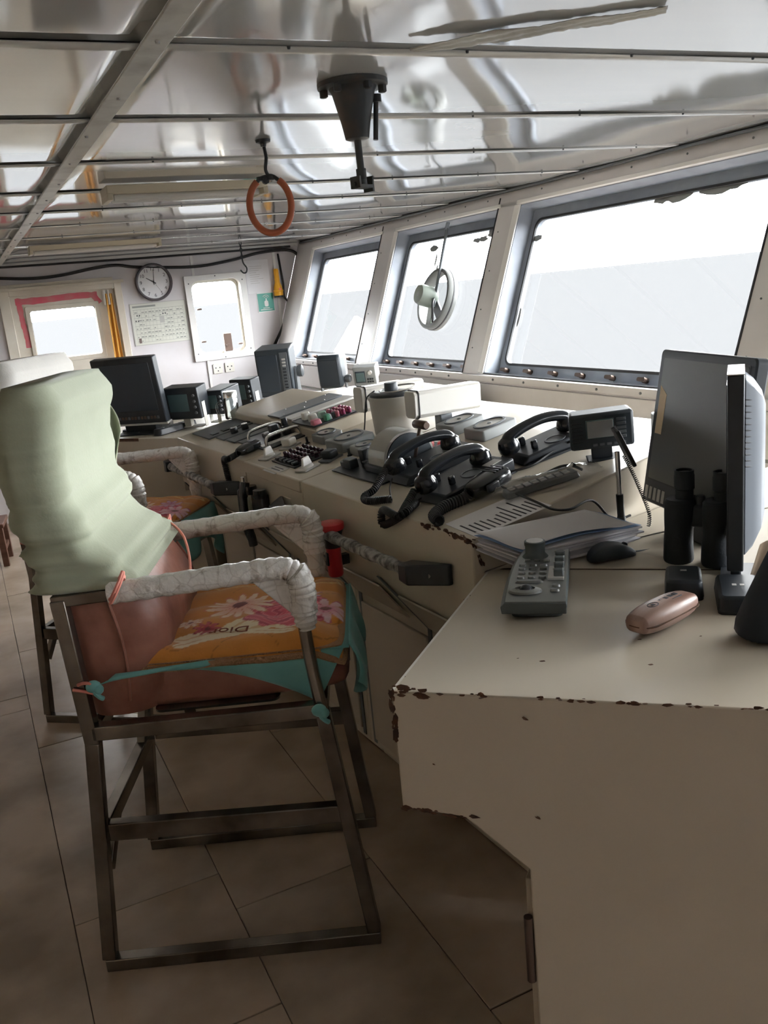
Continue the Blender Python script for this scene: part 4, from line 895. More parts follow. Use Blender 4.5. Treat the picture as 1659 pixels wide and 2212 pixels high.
smallset(402, 926, .19, .155, .10, 47, 'black set with a teal screen beside the large square monitor')
smallset(470, 915, .11, .12, .16, 40, 'smaller black set behind the glass mug')
smallset(530, 896, .14, .14, .08, 35, 'black set with a grey screen beside the tall keyed display', 1.03)
# ---- glass mug with steel lid
K['jar'] = glass_mat('thick_glass', (.90, .92, .92), 1.6, .01)
c = CM @ V((.262, 2.30, 0)); t = thing('glass_mug', 'clear glass mug with handle and steel screw lid on dark panel', 'mug', TR(c.x, c.y, c.z + .008))
MB().lathe([(.030, 0), (.034, .004), (.034, .085), (.030, .098), (.030, .100), (.027, .100), (.027, .092), (.030, .084), (.030, .010), (.004, .008)], 24).build('glass', K['jar'], t)
MB().lathe([(.033, .098), (.033, .122), (.030, .126), (.004, .127)], 24).build('lid', K['chrome'], t)
MB().tube(smooth_path([(-.03, .01, .078), (-.055, .02, .075), (-.062, .024, .05), (-.055, .02, .025), (-.031, .01, .02)], 6), .005, 8).build('handle', K['jar'], t)
K['tea'] = mat('pale_water', (.5, .5, .46), .1, trans=.9, ior=1.33)
# ---- loose things lying on the far wing
def loose(name, a, c_, w, h, label, cat, mt, z=1.027):
    A_, B_ = oz(*a, z), oz(*c_, z); mid = (A_ + B_) / 2; t = thing(name, label, cat, TR(mid.x, mid.y, z) @ RZ(math.degrees(math.atan2(B_.y - A_.y, B_.x - A_.x)))); L_ = (B_ - A_).length
    MB().prism(rrect(L_, w, w * .3), 0.0005, h, None, .94).build('body', mt, t, bev=.003)
    for k in range(5): MB().bx((-L_ * .35 + k * L_ * .12, -w * .2, h), (-L_ * .35 + k * L_ * .12 + .012, w * .2, h + .002)).build('key', K['greyd'], t)
    return t
loose('walkie_talkie', (338, 942), (420, 918), .05, .03, 'black walkie talkie lying on the far wing desk', 'radio', K['black'])
loose('remote_control', (270, 938), (330, 918), .04, .02, 'dark remote control lying under the large square monitor', 'remote', K['greyd'])
b = MB(); A_, B_ = oz(300, 938, 1.027), oz(345, 915, 1.027); b.tube([A_ + V((0, 0, .006)), A_.lerp(B_, .9) + V((0, 0, .006)), B_ + V((0, 0, .006))], [.004, .004, .001], 8); mono(b, 'pen', 'silver pen lying under the large square monitor', 'pen', K['metal'])
b = MB(); c = oz(368, 905, 1.03); b.grid(lambda u, v: (c.x - .07 + .15 * u, c.y - .05 + .12 * v, 1.029 + .004 * abs(math.sin(u * 5 + v * 3))), 10, 10); mono(b, 'paper_sheet', 'crumpled white paper on the far wing desk beside the small sets', 'paper', K['paper'], solid=.0006)
# ---- things hung on the console front
t = thing('torch', 'red and black torch clipped upright to the console front', 'torch', CV @ TR(-.045, .665, -.235))
MB().lathe([(.020, 0), (.023, .006), (.022, .085), (.024, .088)], 20).build('barrel', K['red'], t); MB().lathe([(.024, .088), (.024, .110), (.036, .142)], 20).build('neck', K['black'], t)
MB().lathe([(.037, .142), (.039, .146), (.039, .160), (.034, .163)], 24).build('bezel', K['red'], t); MB().lathe([(.033, .160), (.004, .161)], 24).build('lens', K['lgrey'], t)
MB().bx((-.026, -.008, .035), (-.018, .008, .075)).build('switch', K['black'], t, bev=.003); MB().bx((.018, -.012, .03), (.0445, .012, .06)).build('clip', K['black'], t, bev=.002)
t = thing('wall_handset', 'black handset hanging in a cradle on the narrow console front', 'telephone', CV @ TR(-.002, 1.31, -.20))
MB().bx((-.03, -.055, .0), (0, .055, .11)).build('cradle', K['black'], t, bev=.006)
for y in (-.045, .05): MB().lathe([(.022, 0), (.026, .01), (.024, .03)], 14, TR(-.03, y, .10) @ RX(0)).build('cup', K['blackg'], t)
b = MB(); b.tube(smooth_path([(-.045, .055, .145), (-.058, .052, .09), (-.06, .05, .03), (-.05, .05, -.04), (-.045, .05, -.09)], 5), [.018] * 5 + [.014] * 11 + [.016] * 5, 12); b.build('handset', K['blackg'], t)
t = thing('cable_hook', 'black curved hook of cable beside the wall cradle on the console front', 'cable', CV @ TR(-.012, 1.475, -.28)); MB().tube(smooth_path([(0, 0, .21), (-.012, .004, .17), (-.014, .006, .09), (-.012, -.004, .03), (-.006, -.02, -.01)], 6), [.010] * 6 + [.017] * 19, 12).build('sleeve', K['black'], t); MB().lathe([(.012, .205), (.012, .222), (.008, .226)], 12).build('cap', K['chrome'], t)
# ================================================================== wing desk things
def wf_(x, y, z=DZ + .0008, rot=0): return frame((x, y, z), we, z=(0, 0, 1)) @ RZ(rot)
# ---- keypad controller
K['kp_top'] = mat('grey_metallic_plastic', (.19, .20, .195), .30, .3); K['kp_body'] = mat('green_grey_plastic', (.075, .09, .09), .5)
t = thing('keypad_controller', 'grey desktop keypad with big rotary knob and number keys', 'controller', wf_(.902, 1.338, DZ + .0008, 4))
MB().prism(rrect(.10, .24, .012, 4, .004, .14), 0, .02).build('foot', K['kp_body'], t, bev=.003)
def ktop(y): return .036 + .022 * (y / .27) + .008 * math.sin(math.pi * y / .27)
secs = []
for k in range(13):
    y = .27 * k / 12; w = .062 - (.018 * (k / 12) ** 2); z = ktop(y); secs.append([(-w, y, .014), (.062, y, .014), (.064, y, z - .006), (.062, y, z), (-w + .006, y, z), (-w - .002, y, z - .008)])
b = MB(); b.hull(secs); b.build('shell', K['kp_body'], t, bev=.0015)
secs = []
for k in range(13):
    y = .003 + .264 * k / 12; w = .060 - (.018 * (k / 12) ** 2); z = ktop(y); secs.append([(-w + .006, y, z), (.061, y, z), (.061, y, z + .002), (-w + .006, y, z + .002)])
b = MB(); b.hull(secs); b.build('top_plate', K['kp_top'], t)
def key(x, y, w, d, h=.0045, mt='kp_top', nm='key'): MB().prism(rrect(w, d, min(w, d) * .45, 4, x, y), ktop(y) + .002, ktop(y) + .002 + h, None, .85).build(nm, K[mt], t)
for i in range(4):
    for j in range(3): key(-.030 + j * .0215, .098 + i * .021, .016, .011)
key(-.012, .080, .056, .010); key(.042, .062, .016, .011); key(.040, .044, .018, .012)
for j in range(3): key(-.022 + j * .02, .186, .014, .009)
MB().lathe([(.034, .0), (.031, .004), (.020, .007), (.018, .003)], 28, TR(-.018, .045, ktop(.045) + .001) @ Matrix.Diagonal((1, .62, 1, 1))).build('jog_ring', K['kp_top'], t); MB().sphere((0, 0, 0), .014, TR(-.016, .046, ktop(.045) + .001)).build('trackball', K['black'], t)
kn = MB().lathe([(.030, 0), (.024, .006), (.021, .010), (.021, .026), (.0225, .028), (.0225, .036), (.019, .037), (.017, .034), (.003, .033)], 18, TR(-.008, .222, ktop(.222))).build('rotary_knob', K['kp_body'], t)
MB().lathe([(.0185, .0372), (.003, .0375)], 18, TR(-.008, .222, ktop(.222))).build('knob_cap', K['lgrey'], kn)
MB().prism([(.024, .085), (.056, .085), (.056, .185), (.024, .185)], ktop(.13) - .002, ktop(.13) + .004).build('switch_plate', K['lgrey'], t, bev=.001)
for i in range(4):
    y = .100 + i * .032; MB().bx((.036, y - .008, ktop(y)), (.056, y + .010, ktop(y) + .020)).build('paddle_switch', K['kp_body'], t, bev=.003); MB().bx((.034, y + .010, ktop(y) + .014), (.056, y + .013, ktop(y) + .018)).build('paddle_lip', K['lgrey'], t)
# ---- mouse
t = thing('computer_mouse', 'black wired computer mouse on the corner desk beside the papers', 'mouse', TR(1.243, 1.522, cz_(1.243, 1.522) + .0015) @ RZ(-12))
secs = []
for x, w, h in ((-.056, .020, .008), (-.050, .042, .020), (-.03, .058, .034), (0, .062, .038), (.03, .056, .030), (.050, .046, .018), (.057, .028, .009)): secs.append([(x, p[0], max(0, h / 2 + p[1])) for p in rrect(w, h, h * .45, 6)])
b = MB(); b.hull(secs); b.build('shell', K['dark'], t, sub=1)
MB().lathe([(.006, -.004), (.006, .004)], 14, TR(.034, 0, .026) @ RX(90)).build('scroll_wheel', K['black'], t)
MB().tube(smooth_path([(.055, 0, .006), (.09, .004, .003), (.13, .0, .003), (.19, -.03, .003), (.25, -.07, .003)], 6), .0018, 6).build('cable', K['rubber'], t)
# ---- glasses case
K['case'] = mat('brown_grain_vinyl', (.36, .24, .20), .38, var=(.20, .11, .085), sc=7, detail=6, stretch=(1, 6, 1))
t = thing('glasses_case', 'brown wood grain glasses case with small printed emblem', 'case', TR(1.075, 1.175, DZ + .001) @ RZ(13))
secs = []
for x, w, h in ((-.088, .03, .020), (-.082, .050, .034), (-.05, .062, .044), (0, .066, .047), (.05, .062, .043), (.082, .048, .032), (.088, .03, .020)): secs.append([(x, p[0], .025 + p[1]) for p in rrect(w, h, h * .42, 5)])
b = MB(); b.hull(secs); b.build('shell', K['case'], t, sub=1)
b = MB(); b.ring(rrect(.176, .066, .03, 6), rrect(.172, .060, .03, 6), .0225, .0245); b.build('lid_seam', K['rust'], t)
b = MB(); b.tube([(.013 * math.cos(2 * math.pi * i / 24), .008 * math.sin(2 * math.pi * i / 24), .0478) for i in range(24)], .0007, 5, closed=True, M=TR(-.03, 0, 0)); b.build('emblem_ring', K['print'], t)
MB().bx((-.034, -.003, .0474), (-.026, .003, .0482)).build('emblem', K['print'], t)
for k in range(4): MB().bx((-.006 + k * .014, -.002, .0468), (.003 + k * .014, .007, .0478)).build('printed_character', K['print'], t)
MB().bx((-.012, -.011, .0462), (.045, -.009, .0474)).build('printed_line', K['print'], t)
# ---- binoculars standing on their objectives
K['bino'] = mat('black_rubber_armour', (.013, .017, .022), .6, bump=.1, bsc=150)
bn = thing('binoculars', 'black rubber binoculars standing upright on the wing desk', 'binoculars', TR(0, 0, DZ + .004))
Lb, Rb = oz(1466, 1216, DZ), oz(1548, 1224, DZ); Lb.z = Rb.z = 0; ex = (Rb - Lb).normalized()
for c_, s in ((Lb, 1), (Rb, 1)):
    e_ = c_ + ex * .014
    secs = []
    for z, r_, k in ((0, .030, 0), (.008, .0325, 0), (.05, .031, 0), (.075, .030, .1), (.10, .033, .4), (.14, .034, .6), (.146, .030, .6)):
        secs.append([(c_.x + ex.x * .014 * k + r_ * (1 + .25 * k) * math.cos(2 * math.pi * j / 22), c_.y + ex.y * .014 * k + r_ * math.sin(2 * math.pi * j / 22), z) for j in range(22)])
    b = MB(); b.hull(secs); b.build('barrel', K['bino'], bn)
    MB().lathe([(.019, .144), (.019, .165), (.0215, .168), (.0215, .196), (.0205, .2), (.0205, .208), (.017, .208), (.016, .203), (.003, .203)], 20, TR(e_.x, e_.y, 0)).build('eyepiece', K['bino'], bn)
b = MB(); b.bar((Lb + Rb) / 2 - ex * .02 + V((0, 0, .11)), (Lb + Rb) / 2 + ex * .03 + V((0, 0, .11)), .03, .05); b.build('bridge', K['bino'], bn, bev=.006)
MB().lathe([(.010, .09), (.011, .095), (.011, .15), (.009, .153)], 14, TR(*((Lb + Rb) / 2 + ex * .007))).build('focus_wheel', K['black'], bn)
# ---- two black boxes beside the binoculars
def blk(x, y, w, d, h, label, mark):
    t = thing('black_box', label, 'box', wf_(x, y)); MB().prism(rrect(w, d, .014), 0, h, None, .90).build('shell', K['black'], t, bev=.006)
    MB().prism(rrect(w * .96, d * .96, .012), 0, .010).build('base', K['rubber'], t)
    if mark: MB().bx((-.006, d * .1, h), (.006, d * .1 + .008, h + .0006)).build('mark', K['lgrey'], t)
    else:
        for k in (-.012, .002): MB().bx((k, -.004, h), (k + .008, .006, h + .0006)).build('mark', K['lgrey'], t)
blk(1.225, 1.278, .075, .11, .040, 'low black plastic box with a small pale mark beside the binoculars', True); blk(1.262, 1.172, .085, .15, .034, 'low black plastic box under the slim upright monitor', False)
# ---- large tilted monitor
K['bez'] = mat('grey_bezel', (.040, .047, .056), .5); K['scr2'] = mat('grey_sheen_screen', (.115, .12, .118), .38, spec=.4)
A0 = oz(1386, 1078, 1.03); ad = V((.25, .968, 0)).normalized(); au = V((.968, -.25, 0)) * .17 + V((0, 0, 1)); au.normalize()
MA = frame(A0 - ad * .385, ad, y=au)      # x away along the width, y up the screen, z towards the front
t = thing('monitor', 'wide grey framed monitor tilted back on the corner desk beside binoculars', 'monitor', MA)
fz = 1 if MA.to_3x3() @ V((0, 0, 1)) @ V((-1, 0, 0)) > 0 else -1
MB().prism(rrect(.385, .37, .012, 4, .1925, .185), -.03 * fz, 0).build('frame', K['bez'], t, bev=.004)
MB().prism(rrect(.345, .29, .004, 3, .1925, .205), 0, .0018 * fz).build('screen', K['scr2'], t)
MB().prism(rrect(.352, .298, .005, 3, .1925, .205), 0, .0010 * fz).build('screen_edge', K['black'], t)
MB().prism(rrect(.28, .25, .03, 4, .205, .19), -.07 * fz, -.03 * fz).build('rear_case', K['bez'], t, bev=.01)
for k in range(5): MB().bx((.28 + k * .020, .010, 0), (.292 + k * .020, .040, .001 * fz)).build('key', K['lgrey'], t)
MB().bx((.14, -.055, -.09 * fz), (.27, .03, -.031 * fz)).build('foot', K['black'], t, bev=.004)
b = MB(); b.prism([(.332, .17), (.362, .17), (.362, .285), (.330, .265)], .0018 * fz, .0024 * fz); b.build('painted_reflection', mat('beige_reflection', (.75, .60, .42), .7), t)  # reflection on the screen, put in as a flat beige patch
# ---- slim upright monitor seen edge on
B0 = oz(1591, 812, 1.384); K['slim'] = mat('silver_grey_case', (.13, .15, .18), .45)
t = thing('monitor', 'slim black monitor with vented silver back standing edge on', 'monitor', frame((B0.x, B0.y, DZ + .001), we, y=wi) @ RZ(-4.5))
hB = 1.384 - DZ
MB().bx((-.016, 0, .055), (.014, .16, hB)).build('front_frame', K['black'], t, bev=.003)
MB().bx((-.0165, .0, hB), (.0145, .16, hB + .002)).build('top_edge', K['offwhite'], t)
secs = []
for x, m_ in ((.014, .012), (.030, .028), (.045, .055), (.052, .085)): secs.append([(x, m_, .07 + m_), (x, .16 - m_ * .8, .07 + m_), (x, .16 - m_ * .8, hB - m_ * .8), (x, m_, hB - m_ * .8)])
b = MB(); b.hull(secs); bk = b.build('rear_case', K['slim'], t, bev=.004)
for k in range(12):
    z = .26 + k * .0115; b = MB(); b.tube(smooth_path([(.0155, .014, z), (.031, .034, z - .004), (.046, .075, z - .010)], 4), .0016, 5); b.build('vent_slot', K['black'], bk)
MB().bx((-.0175, .02, .08), (-.0155, .15, hB - .02)).build('screen', K['screen'], t)
MB().bx((-.01, .06, .0), (.01, .16, .07)).build('neck', K['black'], t, bev=.004); MB().prism(rrect(.10, .16, .03, 4, .02, .12), 0, .008).build('stand_foot', K['black'], t)
# ---- dark bag at the desk edge
K['bag'] = mat('dark_nylon_bag', (.012, .017, .026), .7, bump=.35, bsc=18)
c_ = oz(1640, 1378, DZ); t = thing('bag', 'dark soft bag standing at the foot of the slim monitor', 'bag', wf_(c_.x + .025, c_.y - .02))
secs = []
for z, w, d in ((0, .15, .10), (.02, .155, .105), (.09, .115, .09), (.15, .08, .07), (.20, .05, .045), (.215, .02, .02)):
    secs.append([(p[0] * (1 + .08 * noise.noise(V((p[0] * 30, p[1] * 30, z * 20)))) + z * .12, p[1] * (1 + .1 * noise.noise(V((p[1] * 30, z * 25, 2)))), z) for p in rrect(w, d, min(w, d) * .42, 5)])
b = MB(); b.hull(secs); b.build('sack', K['bag'], t, sub=1); MB().tube(smooth_path([(.02, -.02, .2), (.03, -.03, .235), (.045, .0, .24), (.04, .02, .2)], 5), .006, 8).build('strap', K['bag'], t)
b = MB(); c_ = oz(1612, 1258, DZ); b.grid(lambda u, v: (-.03 + .03 * u + .02 * v, 0 + .01 * math.sin(u * 3), .0 + .075 * v + .012 * u), 6, 6); o = b.build('note_paper', mat('cream_note', (.62, .50, .38), .8), None, solid=.0008); o.matrix_world = wf_(c_.x + .03, c_.y - .02, DZ + .004); tag(o, 'small cream note paper tucked beside the dark bag', 'paper')
# ---- pile of papers leaning on the console step, blue folder
K['paper_b'] = mat('grey_paper', (.50, .50, .54), .7); K['blue'] = mat('blue_folder', (.20, .31, .50), .5)
q1, q2, q3, q4 = oz(1024, 1150, 1.052), oz(1130, 1186, 1.016), oz(1372, 1130, 1.010), oz(1262, 1100, 1.045)
def bil(u, v): return q1.lerp(q4, u).lerp(q2.lerp(q3, u), v)      # u along the console, v towards the chair
t = thing('paper_stack', 'thick pile of loose papers leaning on the console step beside the keypad', 'papers')
for k in range(8):
    q = random.Random(k); du, dv = q.uniform(-.03, .03), q.uniform(-.05, .06); dz = -.010 - .0042 * k
    c = [bil(u + du, v + dv) + V((0, 0, dz - .010 * v * (k / 8))) for u, v in ((0.02, .03), (1.0, .03), (1.03, 1.0), (.03, 1.0))]
    MB().hull([[p - V((0, 0, .0036)) for p in c], c]).build('sheet_bundle', K['paper_b'] if k % 3 else K['paper'], t)
def sheetf(dz, lift, ex_):
    def f(u, v): p = bil(u * (1 + ex_), v); return (p.x, p.y, p.z + dz + lift * math.sin(math.pi * min(1, u * 1.15)) * v * v + .002 * math.sin(v * 6))
    return f
o = MB().grid(sheetf(-.0075, .010, .06), 24, 12).build('folder', K['blue'], None, solid=.0012, ang=80); tag(o, 'blue paper folder lying in the pile under a white sheet', 'folder')
o = MB().grid(sheetf(-.001, .012, .0), 24, 12).build('paper_sheet', K['paper'], None, solid=.0006, ang=80); tag(o, 'large blank white sheet lying on top of the leaning paper pile', 'paper')
# ---- printed sheets on the console by the telephones
t = thing('printed_sheet', 'printed list in a plastic sleeve at the console corner', 'paper', CM @ TR(.125, .068, .0006) @ RZ(-4)); MB().bx((-.105, -.074, 0), (.105, .074, .0008)).build('sheet', K['paper'], t)
for k in range(13):
    w_ = rnd.uniform(.05, .11); MB().bx((-.092 + k * .0145, -.062, .0008), (-.0875 + k * .0145, -.062 + w_, .0011)).build('text_line', K['print'], t)
t = thing('plastic_bag', 'clear plastic bag holding a white keyed remote control', 'bag', CM @ TR(.315, .105, .001) @ RZ(-17))
K['poly'] = glass_mat('clear_polythene', (.92, .92, .92), 1.5, .15)
MB().grid(lambda u, v: (-.13 + .27 * u, -.045 + .09 * v + .01 * math.sin(u * 8), .004 + .030 * math.sin(math.pi * v) * (1 if u < .75 else 1 - (u - .75) * 3) + .006 * noise.noise(V((u * 14, v * 10, 4)))), 30, 14).build('film', K['poly'], t, ang=80)
rm = MB().prism(rrect(.20, .045, .010), .001, .018, TR(-.02, 0, 0), .95).build('remote', K['greyd'], t, bev=.003)
for i in range(8):
    for j in range(2): MB().bx((-.105 + i * .021, -.014 + j * .015, .018), (-.09 + i * .021, -.003 + j * .015, .0205)).build('key', K['white'], rm)
# ---- radio set on bracket, stand, handset and cables
c_ = CM @ V((.485, .088, 0)); t = thing('radio_set', 'dark radio set with grey screen and keys on a bracket by the window', 'radio', TR(c_.x, c_.y, c_.z + .036) @ RZ(58) @ RX(-3) @ RY(-8))
t.scale = (.86, .88, .76)
uprect(None, .185, .125, .075, K['dark'], t, bev=.010, taper=.93); face(t, -.035, .045, .040, .105, 0, K['screen_teal'], 'screen'); face(t, -.032, .042, .043, .102, -.0035, K['grey'], 'lcd')
for k in range(5): MB().bx((-.006, -.068, .035 + k * .015), (-.001, -.042, .044 + k * .015)).build('key', K['greyd'], t, bev=.001); MB().bx((-.006, -.065 + k * .02, .014), (-.001, -.052 + k * .02, .022)).build('key', K['greyd'], t, bev=.001)
for k in range(6): MB().bx((-.004, .055, .03 + k * .013), (-.0005, .085, .035 + k * .013)).build('speaker_slot', K['black'], t)
b = MB(); b.bx((.01, -.045, -.05), (.07, .045, -.044)); b.bx((.03, -.03, -.046), (.05, .03, .004)); b.build('bracket', K['black'], t, bev=.003)
c_ = V((1.375, 1.640, 0)); t = thing('pen_stand', 'thin chrome and black rod standing on a round foot by the papers', 'stand', TR(c_.x, c_.y, cz_(c_.x, c_.y) + .003))
MB().lathe([(.034, 0), (.034, .006), (.012, .012), (.010, .03)], 20).build('foot', K['black'], t); MB().cyl((0, 0, .02), (-.002, .002, .085), .009).build('sleeve', K['black'], t); MB().cyl((-.002, .002, .085), (-.004, .004, .19), .006).build('rod', K['chrome'], t)
MB().tube(helix([(.012, .0, .18), (.03, -.02, .12), (.05, -.04, .04), (.04, -.05, .006)], .004, 40, 8), .0012, 5).build('coiled_lead', K['rubber'], t)
c_ = CM @ V((.55, -.012, 0)); t = thing('tablet', 'thin dark tablet with bright edge leaning between the radio set and monitor', 'tablet', TR(1.452, 1.675, 1.1215) @ RZ(150) @ RY(24)); MB().bx((0, -.03, 0), (.010, .03, .10)).build('body', K['black'], t, bev=.003); MB().bx((-.002, -.032, .0), (.012, -.0295, .102)).build('bright_edge', K['chrome'], t)
t = thing('wall_handset', 'black handset on a cradle behind the radio set', 'telephone', TR(*(CM @ V((.60, .02, .0)))) @ RZ(60) @ TR(0, 0, .062) @ RX(90)); b = MB(); b.bx((0, -.03, .0), (.05, .03, .03)); b.build('cradle', K['black'], t, bev=.004); MB().tube(smooth_path([(.02, -.06, .045), (.02, -.03, .062), (.02, .03, .062), (.02, .06, .045)], 6), .016, 12).build('grip', K['blackg'], t)
for y in (-.062, .062): MB().lathe([(.022, 0), (.024, .012), (.018, .022)], 16, TR(.02, y, .026)).build('cup', K['blackg'], t)
def cable(name, label, pts, r_, mt=K['rubber'], n_=7): return mono(MB().tube(smooth_path(pts, n_), r_, 7), name, label, 'cable', mt)
def cw(x, y, h): return CM @ c3(x, y, h)
cable('cable', 'black cable running from the hand microphone past the papers to the stand', [cw(1085, 1052, .02), cw(1120, 1068, .012), cw(1160, 1085, .008), cw(1195, 1100, .004), cw(1225, 1098, .004) - ce * .012, V((1.30, 1.655, 1.06)), V((1.36, 1.655, 1.0)), V((1.42, 1.66, .998))], .0032)
cable('cable', 'black cable arching over the plastic bag to the radio set', [cw(1145, 1040, .004), cw(1180, 1022, .012), cw(1210, 1008, .020), cw(1235, 1006, .016), cw(1258, 1015, .004)], .0035)
cable('cable', 'black cable looping from the lying telephone to the radio set', [cw(1100, 1020, .006), cw(1150, 1005, .006), cw(1190, 978, .012), cw(1222, 958, .02), cw(1245, 950, .03)], .0035)
b = MB(); c_ = oz(1418, 1112, DZ); b.bx((-.04, -.03, 0), (.04, .03, .004)); mono(b, 'note_pad', 'small black edged pad lying behind the binoculars', 'pad', K['black'], TR(c_.x - .03, c_.y - .08, DZ + .022) @ RZ(20))
# ================================================================== wall and ceiling things
FM = lambda x, z, d=.001: Matrix(((1, 0, 0, x), (0, 0, -1, FY - d), (0, 1, 0, z), (0, 0, 0, 1)))    # local x right, y up, z into the room
# clock
t = thing('wall_clock', 'round white clock with dark rim on the far wall', 'clock', FM(1.603, 1.829, .012) @ RZ(0))
MB().lathe([(.150, 0), (.156, .010), (.156, .030), (.148, .040), (.136, .036), (.134, .016), (.150, 0)], 40, caps=False).build('rim', mat('brown_grey_rim', (.085, .075, .085), .35), t)
MB().lathe([(.137, .018), (.002, .0185)], 40).build('dial', mat('clock_white', (.78, .78, .80), .6), t)
for h in range(1, 13):
    a = R(90 - 30 * h); text(str(h), .040, K['print'], t, TR(.108 * math.cos(a), .108 * math.sin(a), .0192), name='numeral')
def hand(ang, L_, w, z, nm): MB().prism([(-w, -.02), (w, -.02), (w * .6, L_), (-w * .6, L_)], z, z + .0015, RZ(-ang)).build(nm, K['print'], t)
hand(302, .072, .004, .020, 'hour_hand'); hand(4, .105, .003, .022, 'minute_hand'); hand(148, .10, .0010, .024, 'second_hand'); MB().lathe([(.006, .019), (.005, .027)], 12).build('hub', K['print'], t)
# chart of tables under the clock
t = thing('wall_chart', 'pale printed table chart pinned under the clock', 'chart', FM(1.61, 1.492)); cw_, chh = .47, .345
MB().bx((-cw_ / 2, -chh / 2, 0), (cw_ / 2, chh / 2, .003)).build('sheet', mat('yellowed_chart_paper', (.60, .60, .54), .6), t)
MB().ring(rrect(cw_ + .006, chh + .006, .002, 1), rrect(cw_ - .006, chh - .006, .002, 1), 0, .005).build('edge_strip', K['lgrey'], t)
ink = mat('faded_ink', (.26, .27, .25), .7)
for j in range(9): MB().bx((-.215, -.150 + j * .034, .003), (.215, -.148 + j * .034, .0034)).build('rule_line', ink, t)
for i in range(15): MB().bx((-.21 + i * .03, -.15, .003), (-.2088 + i * .03, .125, .0034)).build('rule_line', ink, t)
b = MB(); q = random.Random(4)
for j in range(8):
    for i in range(14):
        if q.random() < .75 and not (6 <= i <= 7 and 3 <= j <= 5): b.bx((-.205 + i * .03, -.142 + j * .034, .003), (-.205 + i * .03 + q.uniform(.01, .024), -.136 + j * .034 + q.uniform(0, .004), .0035))
o = b.build('chart_text', ink, t); o['kind'] = 'stuff'
for x, y in ((-.185, .075), (-.165, .076), (-.2, .03), (.035, .075), (.055, .076), (-.18, .03)): MB().lathe([(.006, .003), (.005, .0038)], 10, TR(x, y, 0)).build('chart_dot', K['print'], t)
MB().bx((-.20, -.155, .003), (-.178, -.115, .0042)).build('dark_stamp', mat('brown_stamp', (.15, .11, .10), .7), t); MB().bx((.0, .0, .003), (.04, .055, .004)).build('emblem', K['lgrey'], t)
MB().bx((-.215, .14, .003), (-.02, .155, .0036)).build('title_bar', ink, t)
# notice sheet, green sign, socket
t = thing('notice_sheet', 'white notice sheet taped beside the small window', 'paper', FM(2.532, 1.80)); MB().bx((-.108, -.14, 0), (.108, .145, .0012)).build('sheet', K['paper'], t)
for k in range(9): MB().bx((-.075, .09 - k * .018, .0012), (-.075 + rnd.uniform(.06, .13), .093 - k * .018, .0016)).build('text_line', K['lgrey'], t)
K['sign_green'] = mat('safety_green', (.03, .28, .22), .4)
t = thing('safety_sign', 'green safety sign with white pictogram under the notice sheet', 'sign', FM(2.576, 1.575)); MB().bx((-.08, -.085, 0), (.08, .085, .0025)).build('border', K['white'], t); MB().bx((-.074, -.078, .0025), (.074, .078, .0032)).build('panel', K['sign_green'], t)
b = MB(); b.prism(rrect(.036, .052, .012, 4, .004, -.012), .0032, .004); b.build('pictogram', K['white'], t); b = MB(); b.bx((.0, .014, .0032), (.01, .034, .004)); b.build('pictogram', K['white'], t)
b = MB(); b.tube([(.004 + .030 * math.cos(a * .3 + .3), .040 + .022 * math.sin(a * .3 + .3), .0036) for a in range(9)], .0022, 6); b.build('pictogram', K['white'], t); b = MB(); b.tube([(.004 + .018 * math.cos(a * .3 + .3), .034 + .014 * math.sin(a * .3 + .3), .0036) for a in range(9)], .002, 6); b.build('pictogram', K['white'], t)
for z_, w_ in ((-.050, .03), (-.064, .055)): MB().bx((-w_, z_ - .003, .0032), (w_, z_ + .003, .004)).build('caption_line', K['white'], t)
t = thing('transponder', 'yellow rescue transponder hanging in a clip by the green sign', 'beacon', FM(2.69, 1.61, .05))
MB().lathe([(.030, 0), (.040, .004), (.042, .03), (.040, .075), (.033, .10), (.024, .13), (.022, .235), (.016, .245)], 24, RX(-90)).build('case', K['yellow'], t)
MB().lathe([(.041, -.004), (.041, .012)], 24, RX(-90)).build('base_ring', K['black'], t); MB().lathe([(.043, .045), (.046, .05), (.046, .058), (.043, .062)], 24, RX(-90)).build('collar', K['yellow'], t)
MB().bx((.03, .0, -.045), (.055, .07, .0)).build('clip', K['black'], t, bev=.003); MB().bx((-.004, .06, .038), (.012, .075, .046)).build('label', K['red'], t)
for x in (2.052, 2.16):
    t = thing('wall_socket', ('white wall socket next to the panel strip under the small window' if x < 2.1 else 'white wall socket further from the panel strip, nearer the front windows'), 'socket', FM(x, 1.045, .009), 'wall sockets below the window'); MB().prism(rrect(.085, .085, .008), 0, .010).build('plate', K['offwhite'], t, bev=.002)
    for u in (-.018, .018): MB().lathe([(.006, .010), (.005, .0108)], 10, TR(u, .008, 0)).build('socket_hole', K['black'], t)
    MB().lathe([(.006, .010), (.005, .0108)], 10, TR(0, -.02, 0)).build('socket_hole', K['black'], t)
for x, z in ((2.08, 1.09), (2.19, 1.10), (2.28, 1.10)): pass
# curtain at the door edge
K['curt'] = mat('orange_curtain', (.62, .33, .07), .8, var=(.50, .24, .04), sc=9, stretch=(4, 4, 1))
b = MB(); b.grid(lambda u, v: (1.185 + .055 * u - .02 * v * (1 - u) + .01 * v, FY - .05 - .014 * math.sin(u * 12 + v * 2), 1.77 - .72 * v), 26, 16); mono(b, 'curtain', 'gathered orange curtain hanging at the edge of the far door', 'curtain', K['curt'], solid=.002, ang=80)
b = MB(); b.grid(lambda u, v: (1.165 + .05 * u, FY - .052 - .012 * math.sin(u * 9), 1.80 - .12 * v), 12, 8); b2 = b.build('valance', K['offwhite'], bpy.data.objects['curtain'], solid=.003)
